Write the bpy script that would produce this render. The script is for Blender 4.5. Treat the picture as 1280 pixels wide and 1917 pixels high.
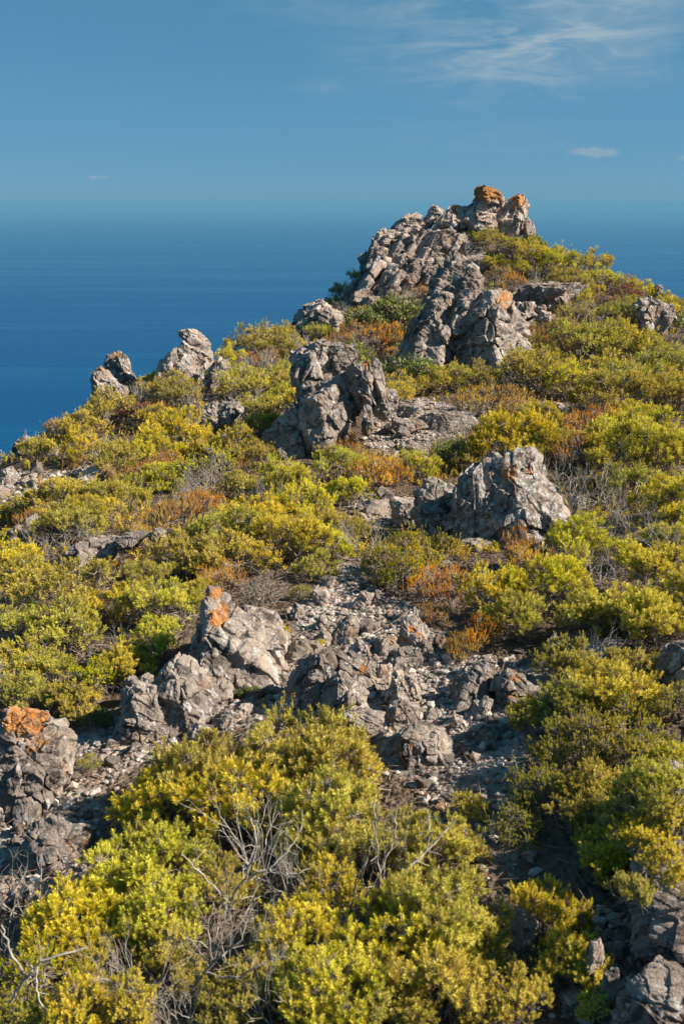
import bpy, bmesh, math, random
import numpy as np
from mathutils import Vector

scene = bpy.context.scene
for o in list(bpy.data.objects):
    bpy.data.objects.remove(o)
COL = scene.collection
R = math.radians

# ------------------------------------------------------------------ camera, sky, sun, exposure
CAM = np.array([0.0, 0.0, 0.0])
PITCH = R(17.3)
FPX, CX, CY = 1864.0, 640.0, 958.5            # focal length and centre in photograph pixels
SEA_Z = -230.0
HAZE_DENSITY = 1.05e-4
HAZE_COLOR = (0.158, 0.405, 0.625, 1)
cam = bpy.data.cameras.new('camera')
cam.sensor_fit = 'VERTICAL'
cam.sensor_height = 36.0
cam.lens = FPX / 1917.0 * 36.0
cam.clip_start = 0.05
cam.clip_end = 200000.0
cam.dof.use_dof = True
cam.dof.focus_distance = 9.0
cam.dof.aperture_fstop = 9.0
cam_ob = bpy.data.objects.new('camera', cam)
COL.objects.link(cam_ob)
cam_ob.location = CAM
cam_ob.rotation_euler = (R(90) - PITCH, 0, 0)
scene.camera = cam_ob

SUN_AZ, SUN_EL = R(97), R(36)                # azimuth clockwise from the view direction
SUN_STRENGTH = 5.0
SKY_STRENGTH = 0.066
world = bpy.data.worlds.new('World')
scene.world = world
world.use_nodes = True


class NT:
    """tiny node-tree helper"""
    def __init__(self, tree):
        self.t = tree
        tree.nodes.clear()

    def n(self, kind, ins=None, **props):
        nd = self.t.nodes.new(kind)
        for k, v in props.items():
            setattr(nd, k, v)
        for k, v in (ins or {}).items():
            s = nd.inputs[k]
            if isinstance(v, bpy.types.NodeSocket):
                self.t.links.new(v, s)
            else:
                s.default_value = v
        return nd

    def math(self, op, a, b=0.0, c=None, clamp=False):
        ins = {0: a, 1: b}
        if c is not None:
            ins[2] = c
        return self.n('ShaderNodeMath', ins, operation=op, use_clamp=clamp).outputs[0]

    def mix(self, fac, a, b, blend='MIX'):
        nd = self.n('ShaderNodeMix', data_type='RGBA', blend_type=blend)
        for k, v in ((0, fac), (6, a), (7, b)):
            s = nd.inputs[k]
            if isinstance(v, bpy.types.NodeSocket):
                self.t.links.new(v, s)
            else:
                s.default_value = v if k == 0 else ((*v, 1) if len(v) == 3 else v)
        return nd.outputs[2]

    def noise(self, vec, scale, detail=4, rough=0.55, dist=0.0):
        ins = {'Scale': scale, 'Detail': detail, 'Roughness': rough, 'Distortion': dist}
        if vec is not None:
            ins['Vector'] = vec
        return self.n('ShaderNodeTexNoise', ins).outputs['Fac']

    def ramp(self, fac, stops, interp='LINEAR'):
        nd = self.n('ShaderNodeValToRGB', {0: fac})
        cr = nd.color_ramp
        cr.interpolation = interp
        while len(cr.elements) < len(stops):
            cr.elements.new(0.5)
        for e, (p, c) in zip(cr.elements, stops):
            e.position = p
            e.color = (c, c, c, 1) if isinstance(c, (int, float)) else (*c, 1)
        return nd.outputs[0]

    def smooth(self, v, lo, hi):
        return self.n('ShaderNodeMapRange', {0: v, 1: lo, 2: hi}, interpolation_type='SMOOTHSTEP').outputs[0]


def build_world():
    T = NT(world.node_tree)
    sky = T.n('ShaderNodeTexSky', sky_type='NISHITA')
    sky.sun_disc = False
    sky.sun_elevation = SUN_EL
    sky.sun_rotation = SUN_AZ
    sky.altitude = 230
    sky.air_density = 0.45
    sky.dust_density = 0.45
    sky.ozone_density = 7.0
    # even out the sky's range, the same everywhere
    sp = T.n('ShaderNodeSeparateColor', {0: sky.outputs[0]})
    tone = [T.math('MULTIPLY', T.math('POWER', sp.outputs[k], g), m) for k, (g, m) in enumerate(((0.59, 0.722), (0.35, 1.66), (0.35, 2.11)))]
    base = T.n('ShaderNodeCombineColor', {0: tone[0], 1: tone[1], 2: tone[2]}).outputs[0]
    # thin cirrus: feathery streaks inside soft patches spread round the sky (azimuth, elevation, half sizes in degrees, weight)
    gen = T.n('ShaderNodeTexCoord').outputs['Generated']
    sep = T.n('ShaderNodeSeparateXYZ', {0: gen})
    az = T.math('MULTIPLY', T.math('ARCTAN2', sep.outputs[0], sep.outputs[1]), 57.2958)
    el = T.math('MULTIPLY', T.math('ARCSINE', sep.outputs[2]), 57.2958)
    ang = T.n('ShaderNodeCombineXYZ', {0: az, 1: el, 2: 0.0}).outputs[0]
    st = T.n('ShaderNodeMapping', {'Vector': ang, 'Rotation': (0, 0, R(-24)), 'Scale': (0.10, 0.55, 1)}).outputs[0]
    streak = T.noise(st, 1.6, 7, 0.60, 1.1)
    soft = T.noise(ang, 0.16, 4, 0.55, 0.6)
    cover = None
    for a0, e0, wa, we, k in ((10.0, 7.6, 7.5, 2.3, 1.4), (9.0, 10.8, 16.0, 2.2, 0.65), (-1.0, 5.8, 1.5, 0.5, 0.30), (6.5, 4.9, 1.6, 0.35, 0.22), (8.0, 3.2, 7.0, 0.9, 0.18), (40, 12, 16, 5, 0.5),
                              (-48, 16, 20, 5, 0.45), (95, 22, 25, 7, 0.4), (-120, 14, 22, 6, 0.5), (165, 18, 25, 6, 0.45), (-10, 42, 40, 10, 0.4), (120, 50, 40, 9, 0.35)):
        d = T.math('ADD', T.math('POWER', T.math('ABSOLUTE', T.math('DIVIDE', T.math('SUBTRACT', az, a0), wa)), 2.0),
                   T.math('POWER', T.math('ABSOLUTE', T.math('DIVIDE', T.math('SUBTRACT', el, e0), we)), 2.0))
        g = T.math('MULTIPLY', T.math('EXPONENT', T.math('MULTIPLY', d, -1.4)), k)
        cover = g if cover is None else T.math('ADD', cover, g)
    cover = T.math('MULTIPLY', cover, T.math('ADD', T.math('MULTIPLY', T.smooth(streak, 0.36, 0.80), 0.85), T.math('MULTIPLY', T.smooth(soft, 0.30, 0.75), 0.5)))
    # a few small far cumulus puffs low over the sea
    puffn = T.noise(ang, 1.9, 5, 0.6)
    puffs = None
    for a0, e0, wa, we in ((12.7, 2.55, 1.3, 0.36), (14.0, 2.45, 1.0, 0.3), (18.1, 2.15, 0.8, 0.3), (-13.0, 1.25, 1.2, 0.12), (33, 2.4, 1.8, 0.4), (-35, 2.2, 2.0, 0.4), (64, 2.6, 2, 0.5), (-70, 2.5, 2, 0.5), (120, 2.4, 2, 0.5), (-140, 2.4, 2, 0.5)):
        d = T.math('ADD', T.math('POWER', T.math('ABSOLUTE', T.math('DIVIDE', T.math('SUBTRACT', az, a0), wa)), 2.0),
                   T.math('POWER', T.math('ABSOLUTE', T.math('DIVIDE', T.math('SUBTRACT', el, e0), we)), 2.0))
        g = T.math('EXPONENT', T.math('MULTIPLY', d, -1.0))
        puffs = g if puffs is None else T.math('ADD', puffs, g)
    puffs = T.math('MULTIPLY', T.smooth(T.math('ADD', puffs, T.math('MULTIPLY', T.math('SUBTRACT', puffn, 0.5), 1.6)), 0.55, 1.25), 0.4)
    c1 = T.mix(T.math('MINIMUM', cover, 0.9), base, (2.7, 3.6, 4.25))
    c1 = T.mix(puffs, c1, (3.2, 3.7, 4.2))
    bg = T.n('ShaderNodeBackground', {'Color': c1, 'Strength': SKY_STRENGTH})
    out = T.n('ShaderNodeOutputWorld')
    T.t.links.new(bg.outputs[0], out.inputs[0])


build_world()
sun = bpy.data.lights.new('sun', 'SUN')
sun.energy = SUN_STRENGTH
sun.angle = R(0.5)
sun.color = (1.0, 0.90, 0.74)
sun_ob = bpy.data.objects.new('sun', sun)
COL.objects.link(sun_ob)
sd = Vector((math.cos(SUN_EL) * math.sin(SUN_AZ), math.cos(SUN_EL) * math.cos(SUN_AZ), math.sin(SUN_EL)))
sun_ob.rotation_euler = (-sd).to_track_quat('-Z', 'Y').to_euler()
sun_ob.location = (30, -5, 25)

vs = scene.view_settings
vs.view_transform = 'Standard'
vs.look = 'None'
vs.gamma = 1.0
vs.use_curve_mapping = False
vs.exposure = 0.98
scene.cycles.max_bounces = 6
scene.cycles.diffuse_bounces = 2
scene.cycles.glossy_bounces = 2
scene.cycles.transmission_bounces = 3
scene.cycles.volume_bounces = 0
scene.cycles.caustics_reflective = False
scene.cycles.caustics_refractive = False

# ------------------------------------------------------------------ numpy noise
_rng = np.random.RandomState(7)
_perm = _rng.permutation(512).astype(np.int64)
_perm = np.concatenate([_perm, _perm, _perm])
_g = _rng.normal(size=(512, 3))
_g /= np.linalg.norm(_g, axis=1)[:, None]


def perlin(p):
    p = np.asarray(p, float)
    i = np.floor(p).astype(np.int64)
    f = p - i
    i &= 511
    u = f * f * f * (f * (f * 6 - 15) + 10)
    res = np.zeros(len(p))
    for dx in (0, 1):
        wx = u[:, 0] if dx else 1 - u[:, 0]
        for dy in (0, 1):
            wy = u[:, 1] if dy else 1 - u[:, 1]
            for dz in (0, 1):
                wz = u[:, 2] if dz else 1 - u[:, 2]
                h = _perm[_perm[_perm[(i[:, 0] + dx) & 511] + ((i[:, 1] + dy) & 511)] % 512 + ((i[:, 2] + dz) & 511)] % 512
                gr = _g[h]
                d = gr[:, 0] * (f[:, 0] - dx) + gr[:, 1] * (f[:, 1] - dy) + gr[:, 2] * (f[:, 2] - dz)
                res += wx * wy * wz * d
    return res * 1.5


def fbm(p, oct=4, lac=2.1, gain=0.5):
    s, a = 0, 1.0
    for k in range(oct):
        s = s + a * perlin(p * lac ** k + 17.3 * k)
        a *= gain
    return s


def ridged(p, oct=3):
    s, a = 0, 1.0
    for k in range(oct):
        s = s + a * (1 - 2 * np.abs(perlin(p * 2.1 ** k + 9.1 * k)))
        a *= 0.5
    return s


# ------------------------------------------------------------------ photograph pixel -> place
CT, ST = math.cos(PITCH), math.sin(PITCH)
RIGHT = np.array([1.0, 0, 0])
FWD = np.array([0, CT, -ST])
UP = np.array([0, ST, CT])


def P(px, py, D):
    v = (CY - py) / FPX
    t = D / (CT + v * ST)
    return np.array([(px - CX) / FPX * t, D, t * (v * CT - ST)])


def to_px(p):
    p = np.atleast_2d(p)
    t = p @ FWD
    return np.stack([CX + p @ RIGHT / t * FPX, CY - p @ UP / t * FPX], 1), t


# ------------------------------------------------------------------ the lie of the land
CTRL_PX = [
    (640, 1917, 1.95), (100, 1917, 2.0), (1280, 1917, 1.85), (900, 1500, 3.0), (1280, 1500, 2.7), (60, 1500, 3.5), (60, 1680, 2.85),
    (700, 1150, 5.2), (650, 1050, 6.4), (930, 1020, 6.9), (1280, 1250, 3.9), (1280, 1000, 6.4), (400, 1340, 4.05), (0, 1220, 5.1),
    (200, 1070, 6.7), (0, 1020, 7.8), (60, 945, 9.2), (0, 925, 9.7), (480, 870, 10.9), (250, 865, 11.3), (760, 800, 12.0), (640, 840, 11.2),
    (1040, 775, 12.6), (1280, 820, 10.6), (870, 690, 16.5), (1100, 700, 16.2), (1280, 700, 15.6), (400, 722, 15.9), (350, 718, 16.1), (228, 742, 15.3), (195, 752, 14.9), (110, 846, 12.2), (40, 905, 10.3),
    (560, 655, 18.6), (700, 650, 19.2), (1000, 565, 22.3), (1280, 620, 20.6), (750, 570, 23.6), (850, 505, 26.8), (900, 440, 30.3),
    (1000, 462, 29.6), (730, 480, 28.2), (690, 550, 26.6), (1150, 540, 26.4), (1280, 590, 24.6), (620, 600, 23.2),
]
CTRL_XYZ = [
    (4, 36, -4), (8.5, 38, -6.5), (14, 34, -7.5), (-2, 37, -8.5), (0.3, 33, -4.8), (-3, 28, -5.8), (-6.5, 24, -8), (-4.6, 21.5, -5.8), (-6.5, 18.5, -6.2),
    (-7.5, 15.5, -6.4), (-6.2, 10.6, -4.6), (-9, 11, -8), (-4.8, 6, -3.7), (-9, 6, -8), (-3, 2, -2.5), (-8, 1, -6), (9.5, 20, -2.5), (13, 21, -4.6),
    (8, 12, -2.2), (5, 6, -1.9), (3, 3, -1.55), (3, 0, -1.4), (0, 0, -1.6), (0, -3, -1.4), (8, 0, -1.7), (-5, -4, -2.8), (10.8, 29.5, -4.6), (7, 31, -3.3),
    (40, 20, -28), (-40, 10, -42), (0, 70, -46), (30, 50, -36), (-30, 50, -52), (22, -10, -9), (0, -20, -5), (-30, -15, -26), (40, -15, -22), (20, 30, -12), (-16, 30, -22),
]
_c = np.array([P(*a) for a in CTRL_PX] + [np.array(a, float) for a in CTRL_XYZ])


def _tps(r2):
    return 0.5 * r2 * np.log(r2 + 1e-9)


def _fit():
    X = _c[:, :2]
    n = len(X)
    r2 = ((X[:, None] - X[None]) ** 2).sum(-1)
    A = np.zeros((n + 3, n + 3))
    A[:n, :n] = _tps(r2) + np.eye(n) * 0.02
    A[:n, n] = 1
    A[:n, n + 1:] = X
    A[n, :n] = 1
    A[n + 1:, :n] = X.T
    b = np.zeros(n + 3)
    b[:n] = _c[:, 2]
    return np.linalg.solve(A, b)


_w = _fit()


def terrain(x, y):
    x = np.asarray(x, float)
    y = np.asarray(y, float)
    shp = np.broadcast(x, y).shape
    x = np.broadcast_to(x, shp).ravel()
    y = np.broadcast_to(y, shp).ravel()
    xc = np.clip(x, -30, 36)
    yc = np.clip(y, -16, 56)
    out = np.hypot(x - xc, y - yc)
    z = np.empty(len(x))
    n = len(_c)
    for s in range(0, len(x), 20000):
        sl = slice(s, s + 20000)
        r2 = (xc[sl, None] - _c[None, :, 0]) ** 2 + (yc[sl, None] - _c[None, :, 1]) ** 2
        z[sl] = _tps(r2) @ _w[:n] + _w[n] + _w[n + 1] * xc[sl] + _w[n + 2] * yc[sl]
    q = np.stack([x, y, np.zeros_like(x)], 1)
    z = z + 0.05 * fbm(q * 1.1, 3) + 0.018 * fbm(q * 6.0, 3)
    z = z - 0.8 * out + 0.06 * np.minimum(out, 60) * perlin(q * 0.05)
    return z.reshape(shp)


_Dm = np.concatenate([np.arange(1.1, 8, 0.015), np.arange(8, 46, 0.04)])


def hit(px, py):
    """ground point seen at a pixel of the photograph (None when the ray misses the hill)"""
    v = (CY - py) / FPX
    t = _Dm / (CT + v * ST)
    x = (px - CX) / FPX * t
    z = t * (v * CT - ST)
    g = terrain(x, _Dm)
    k = np.nonzero(z < g)[0]
    if len(k) == 0:
        k = np.argmin(z - g)
        if _Dm[k] > 45:
            return None
        return np.array([x[k], _Dm[k], g[k]])
    k = k[0]
    return np.array([x[k], _Dm[k], g[k]])


# ------------------------------------------------------------------ mesh and object helpers
def mesh_np(name, V, F, attrs=None, smooth=False):
    """mesh from numpy arrays; F is (n,3) or (n,4)"""
    me = bpy.data.meshes.new(name)
    V = np.ascontiguousarray(V, np.float32)
    F = np.ascontiguousarray(F, np.int32)
    k = F.shape[1]
    me.vertices.add(len(V))
    me.vertices.foreach_set('co', V.ravel())
    me.loops.add(F.size)
    me.loops.foreach_set('vertex_index', F.ravel())
    me.polygons.add(len(F))
    me.polygons.foreach_set('loop_start', np.arange(0, F.size, k, dtype=np.int32))
    me.polygons.foreach_set('loop_total', np.full(len(F), k, np.int32))
    me.polygons.foreach_set('use_smooth', np.full(len(F), smooth, bool))
    for an, av in (attrs or {}).items():
        a = me.attributes.new(an, 'FLOAT', 'POINT')
        a.data.foreach_set('value', np.ascontiguousarray(av, np.float32))
    me.update(calc_edges=True)
    return me


def link(name, data, mat=None, parent=None, loc=None):
    o = bpy.data.objects.new(name, data)
    if mat is not None and data is not None and not data.materials:
        data.materials.append(mat)
    if parent is not None:
        o.parent = parent
    if loc is not None:
        o.location = [float(a) for a in loc]
    COL.objects.link(o)
    return o


def tag(o, label, cat, group=None):
    o['label'] = label
    o['category'] = cat
    o['kind'] = 'thing'
    if group:
        o['group'] = group
    return o


def kind(o, k, label=None):
    o['kind'] = k
    if label:
        o['label'] = label
    return o


def newmat(name):
    m = bpy.data.materials.new(name)
    m.use_nodes = True
    return m, NT(m.node_tree)


# ------------------------------------------------------------------ materials
def rock_material(name, sc, tone=(1, 1, 1)):
    m, T = newmat(name)
    co = T.n('ShaderNodeTexCoord').outputs['Object']
    rnd = T.n('ShaderNodeObjectInfo').outputs['Random']
    co = T.n('ShaderNodeVectorMath', {0: co, 1: T.n('ShaderNodeCombineXYZ', {0: T.math('MULTIPLY', rnd, 31.0), 1: T.math('MULTIPLY', rnd, 17.0), 2: rnd}).outputs[0]}, operation='ADD').outputs[0]
    t = lambda c: tuple(a * b for a, b in zip(c, tone))
    big = T.noise(co, sc * 0.35, 5, 0.6)
    col = T.ramp(big, [(0.3, t((0.155, 0.127, 0.112))), (0.5, t((0.345, 0.285, 0.25))), (0.7, t((0.545, 0.445, 0.38)))])
    mid = T.noise(co, sc * 1.6, 6, 0.68, 0.4)
    # black crust lichen, grey-white crust lichen
    dark = T.smooth(mid, 0.50, 0.62)
    col = T.mix(T.math('MULTIPLY', dark, 0.78), col, t((0.042, 0.039, 0.04)))
    m2 = T.noise(T.n('ShaderNodeVectorMath', {0: co, 1: (7.1, 3.3, 1.7)}, operation='ADD').outputs[0], sc * 2.3, 5, 0.62, 0.3)
    m2 = T.math('ADD', m2, T.n('ShaderNodeAttribute', attribute_name='crust').outputs['Fac'])
    white = T.smooth(m2, 0.55, 0.63)
    fine = T.noise(co, sc * 9, 3, 0.6)
    white = T.math('MULTIPLY', white, T.smooth(fine, 0.34, 0.55))
    col = T.mix(T.math('MULTIPLY', white, 0.85), col, t((0.66, 0.635, 0.61)))
    vor = T.n('ShaderNodeTexVoronoi', {'Vector': co, 'Scale': sc * 3.2, 'Randomness': 1.0})
    spot = T.math('LESS_THAN', vor.outputs['Distance'], T.math('MULTIPLY', T.noise(co, sc * 1.1, 2), 0.34))
    col = T.mix(T.math('MULTIPLY', spot, 0.55), col, t((0.58, 0.56, 0.54)))
    # tan iron staining
    stain = T.smooth(T.noise(T.n('ShaderNodeVectorMath', {0: co, 1: (1.1, 9.3, 4.7)}, operation='ADD').outputs[0], sc * 0.9, 4, 0.6), 0.58, 0.72)
    col = T.mix(T.math('MULTIPLY', stain, 0.55), col, t((0.40, 0.24, 0.13)))
    # orange lichen where the mesh carries it
    at = T.n('ShaderNodeAttribute', attribute_name='lichen').outputs['Fac']
    lic = T.smooth(T.math('ADD', at, T.math('MULTIPLY', T.math('SUBTRACT', T.noise(co, sc * 3.2, 7, 0.72), 0.5), 2.6)), 0.5, 0.58)
    lic = T.math('MULTIPLY', lic, T.smooth(fine, 0.30, 0.42))
    orange = T.ramp(T.noise(co, sc * 5, 3), [(0.3, (0.30, 0.10, 0.02)), (0.5, (0.50, 0.19, 0.035)), (0.7, (0.58, 0.32, 0.11))])
    col = T.mix(T.math('MULTIPLY', lic, 0.85), col, orange)
    grain = T.noise(co, sc * 22, 4, 0.7)
    col = T.mix(0.55, col, T.mix(1.0, col, T.ramp(grain, [(0.3, 0.45), (0.7, 1.45)]), 'MULTIPLY'))
    var = T.math('ADD', 0.84, T.math('MULTIPLY', rnd, 0.32))
    col = T.mix(1.0, col, T.n('ShaderNodeCombineColor', {0: var, 1: var, 2: var}).outputs[0], 'MULTIPLY')
    h = T.math('ADD', T.math('MULTIPLY', T.noise(co, sc * 6, 6, 0.7), 1.0), T.math('MULTIPLY', grain, 0.35))
    bump = T.n('ShaderNodeBump', {'Strength': 0.9, 'Distance': 0.22 / sc, 'Height': h}).outputs[0]
    b = T.n('ShaderNodeBsdfPrincipled', {'Base Color': col, 'Roughness': 0.93, 'Normal': bump})
    b.inputs['Specular IOR Level'].default_value = 0.2
    T.t.links.new(b.outputs[0], T.n('ShaderNodeOutputMaterial').inputs[0])
    return m


MAT_ROCK = {'near': rock_material('rock_near', 9.0), 'mid': rock_material('rock_mid', 4.5), 'far': rock_material('rock_far', 2.0, (1.12, 1.08, 1.06)),
            'pale': rock_material('stone_pale', 16.0, (1.25, 1.2, 1.15))}


def ground_material():
    m, T = newmat('stony_soil')
    co = T.n('ShaderNodeTexCoord').outputs['Object']
    n1 = T.noise(co, 1.6, 5, 0.6)
    n2 = T.noise(co, 14, 5, 0.7)
    v1 = T.n('ShaderNodeTexVoronoi', {'Vector': co, 'Scale': 42.0})
    v2 = T.n('ShaderNodeTexVoronoi', {'Vector': co, 'Scale': 15.0})
    bare = T.n('ShaderNodeAttribute', attribute_name='bare').outputs['Fac']
    soil = T.ramp(n2, [(0.3, (0.16, 0.11, 0.08)), (0.7, (0.31, 0.23, 0.18))])
    peb = T.mix(0.5, (0.38, 0.295, 0.24), v1.outputs['Color'], 'SOFT_LIGHT')
    hs = T.n('ShaderNodeHueSaturation', {'Saturation': 0.5, 'Color': peb}).outputs[0]
    col = T.mix(T.math('MULTIPLY', T.smooth(n1, 0.35, 0.6), 0.85), soil, hs)
    litter = T.ramp(n2, [(0.3, (0.06, 0.043, 0.031)), (0.7, (0.20, 0.145, 0.105))])
    col = T.mix(T.smooth(T.math('ADD', bare, T.math('MULTIPLY', T.math('SUBTRACT', n1, 0.5), 0.5)), 0.25, 0.6), litter, col)
    h = T.math('ADD', T.math('MULTIPLY', v1.outputs['Distance'], -0.7), T.math('MULTIPLY', v2.outputs['Distance'], -0.8))
    h = T.math('ADD', h, n2)
    bump = T.n('ShaderNodeBump', {'Strength': 1.0, 'Distance': 0.03, 'Height': h}).outputs[0]
    b = T.n('ShaderNodeBsdfPrincipled', {'Base Color': col, 'Roughness': 0.95, 'Normal': bump})
    b.inputs['Specular IOR Level'].default_value = 0.15
    T.t.links.new(b.outputs[0], T.n('ShaderNodeOutputMaterial').inputs[0])
    return m


def foliage_material(name, stops, hue=0.02, transl=0.3, rough=0.5, spec=0.25):
    m, T = newmat(name)
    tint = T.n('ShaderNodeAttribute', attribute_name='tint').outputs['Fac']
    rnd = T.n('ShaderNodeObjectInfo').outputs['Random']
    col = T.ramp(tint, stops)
    inner = T.noise(T.n('ShaderNodeTexCoord').outputs['Object'], 6.0, 3, 0.6)
    age = T.n('ShaderNodeAttribute', attribute_name='age').outputs['Fac']
    hh = T.math('ADD', T.math('ADD', 0.5 - hue * 0.2, T.math('MULTIPLY', T.math('POWER', rnd, 2.0), hue)), T.math('MULTIPLY', T.math('SUBTRACT', inner, 0.5), 0.045))
    col = T.mix(T.math('MULTIPLY', T.smooth(age, 0.92, 0.98), 0.7), col, (0.30, 0.17, 0.07))
    rnd2 = T.math('FRACT', T.math('MULTIPLY', rnd, 7.31))
    col = T.n('ShaderNodeHueSaturation', {'Hue': hh, 'Saturation': T.math('ADD', 0.9, T.math('MULTIPLY', rnd2, 0.14)),
                                          'Value': T.math('ADD', 0.76, T.math('MULTIPLY', rnd2, 0.34)), 'Color': col}).outputs[0]
    b = T.n('ShaderNodeBsdfPrincipled', {'Base Color': col, 'Roughness': rough})
    b.inputs['Specular IOR Level'].default_value = spec
    tr = T.n('ShaderNodeBsdfTranslucent', {'Color': col})
    mx = T.n('ShaderNodeMixShader', {0: transl, 1: b.outputs[0], 2: tr.outputs[0]})
    T.t.links.new(mx.outputs[0], T.n('ShaderNodeOutputMaterial').inputs[0])
    return m


def twig_material(name, a, b_):
    m, T = newmat(name)
    co = T.n('ShaderNodeTexCoord').outputs['Object']
    n = T.noise(co, 30, 4, 0.7)
    rnd = T.n('ShaderNodeObjectInfo').outputs['Random']
    col = T.ramp(T.math('ADD', n, T.math('MULTIPLY', T.math('SUBTRACT', rnd, 0.5), 0.2)), [(0.3, a), (0.7, b_)])
    b = T.n('ShaderNodeBsdfPrincipled', {'Base Color': col, 'Roughness': 0.9})
    b.inputs['Specular IOR Level'].default_value = 0.15
    T.t.links.new(b.outputs[0], T.n('ShaderNodeOutputMaterial').inputs[0])
    return m


MAT_FOL = {  # ramps also paint light contrast in: darkened low stops, brightened leaf tips
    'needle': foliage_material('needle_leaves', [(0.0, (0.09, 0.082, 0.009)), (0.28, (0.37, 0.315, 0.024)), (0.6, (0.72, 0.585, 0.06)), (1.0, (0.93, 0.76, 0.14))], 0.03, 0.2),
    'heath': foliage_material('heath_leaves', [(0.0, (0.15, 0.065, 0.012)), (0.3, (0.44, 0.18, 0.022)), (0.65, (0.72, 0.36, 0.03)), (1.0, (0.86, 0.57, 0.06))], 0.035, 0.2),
    'tuft': foliage_material('tuft_leaves', [(0.0, (0.09, 0.11, 0.008)), (0.4, (0.36, 0.36, 0.02)), (0.75, (0.78, 0.62, 0.03)), (1.0, (0.90, 0.64, 0.04))], 0.03, 0.25),
    'broad': foliage_material('broad_leaves', [(0.0, (0.07, 0.105, 0.016)), (0.5, (0.19, 0.245, 0.028)), (1.0, (0.38, 0.40, 0.06))], 0.02, 0.25, 0.4, 0.4),
    'red': foliage_material('red_leaves', [(0.0, (0.10, 0.04, 0.022)), (0.5, (0.28, 0.07, 0.035)), (0.8, (0.40, 0.12, 0.05)), (1.0, (0.36, 0.24, 0.07))], 0.02, 0.2),
}
MAT_TWIG = twig_material('grey_bark', (0.15, 0.12, 0.10), (0.42, 0.36, 0.315))
MAT_DEAD = twig_material('dead_wood', (0.17, 0.148, 0.132), (0.48, 0.435, 0.39))
MAT_LITTER = twig_material('dry_litter', (0.10, 0.065, 0.045), (0.34, 0.26, 0.21))
MAT_GROUND = ground_material()


def sea_material():
    m, T = newmat('sea_water')
    co = T.n('ShaderNodeTexCoord').outputs['Object']
    st = T.n('ShaderNodeMapping', {'Vector': co, 'Rotation': (0, 0, R(12)), 'Scale': (0.25, 1.0, 1.0)}).outputs[0]
    w1 = T.noise(st, 0.05, 5, 0.6)
    w2 = T.noise(st, 0.006, 4, 0.6, 0.6)
    slick = T.smooth(T.noise(T.n('ShaderNodeMapping', {'Vector': co, 'Rotation': (0, 0, R(10)), 'Scale': (0.07, 1.0, 1.0)}).outputs[0], 0.006, 8, 0.7, 0.5), 0.44, 0.76)
    bump = T.n('ShaderNodeBump', {'Strength': 0.35, 'Distance': 4.0, 'Height': T.math('ADD', w1, T.math('MULTIPLY', w2, 2.0))}).outputs[0]
    col = T.mix(T.math('MULTIPLY', slick, 0.8), (0.0, 0.046, 0.142), (0.001, 0.074, 0.172))
    dif = T.n('ShaderNodeBsdfDiffuse', {'Color': col, 'Normal': bump})
    glo = T.n('ShaderNodeBsdfGlossy', {'Color': (0.5, 0.85, 1.0, 1), 'Roughness': T.math('ADD', 0.25, T.math('MULTIPLY', slick, 0.12)), 'Normal': bump})
    fr = T.n('ShaderNodeFresnel', {'IOR': 1.33, 'Normal': bump}).outputs[0]
    mx = T.n('ShaderNodeMixShader', {0: T.math('MULTIPLY', fr, 0.3), 1: dif.outputs[0], 2: glo.outputs[0]})
    T.t.links.new(mx.outputs[0], T.n('ShaderNodeOutputMaterial').inputs[0])
    return m


# ------------------------------------------------------------------ sea
def build_sea():
    n, rings = 96, np.concatenate([[0.0], np.geomspace(300, 90000, 24)])
    V, F = [], []
    for r in rings:
        for k in range(n):
            a = 2 * math.pi * k / n
            V.append((r * math.cos(a), r * math.sin(a), 0))
    for i in range(len(rings) - 1):
        for k in range(n):
            F.append((i * n + k, (i + 1) * n + k, (i + 1) * n + (k + 1) % n, i * n + (k + 1) % n))
    o = link('sea', mesh_np('sea', np.array(V), np.array(F), smooth=True), sea_material(), loc=(0, 0, SEA_Z))
    kind(o, 'structure', 'deep blue open sea reaching to the hazy horizon')


build_sea()

# ------------------------------------------------------------------ sea haze
def build_haze():
    m, T = newmat('sea_haze')
    v = T.n('ShaderNodeVolumePrincipled', {'Color': HAZE_COLOR, 'Density': HAZE_DENSITY, 'Anisotropy': 0.0})
    out = T.n('ShaderNodeOutputMaterial')
    T.t.links.new(v.outputs[0], out.inputs['Volume'])
    b = 91000.0
    z0, z1 = SEA_Z - 1.0, 4.0
    V = np.array([(x, y, z) for z in (z0, z1) for y in (-b, b) for x in (-b, b)])
    F = np.array([(0, 2, 3, 1), (4, 5, 7, 6), (0, 1, 5, 4), (2, 6, 7, 3), (0, 4, 6, 2), (1, 3, 7, 5)])
    o = link('haze', mesh_np('haze', V, F), m)
    kind(o, 'stuff', 'thin blue sea haze that fades the horizon')


build_haze()

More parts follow.
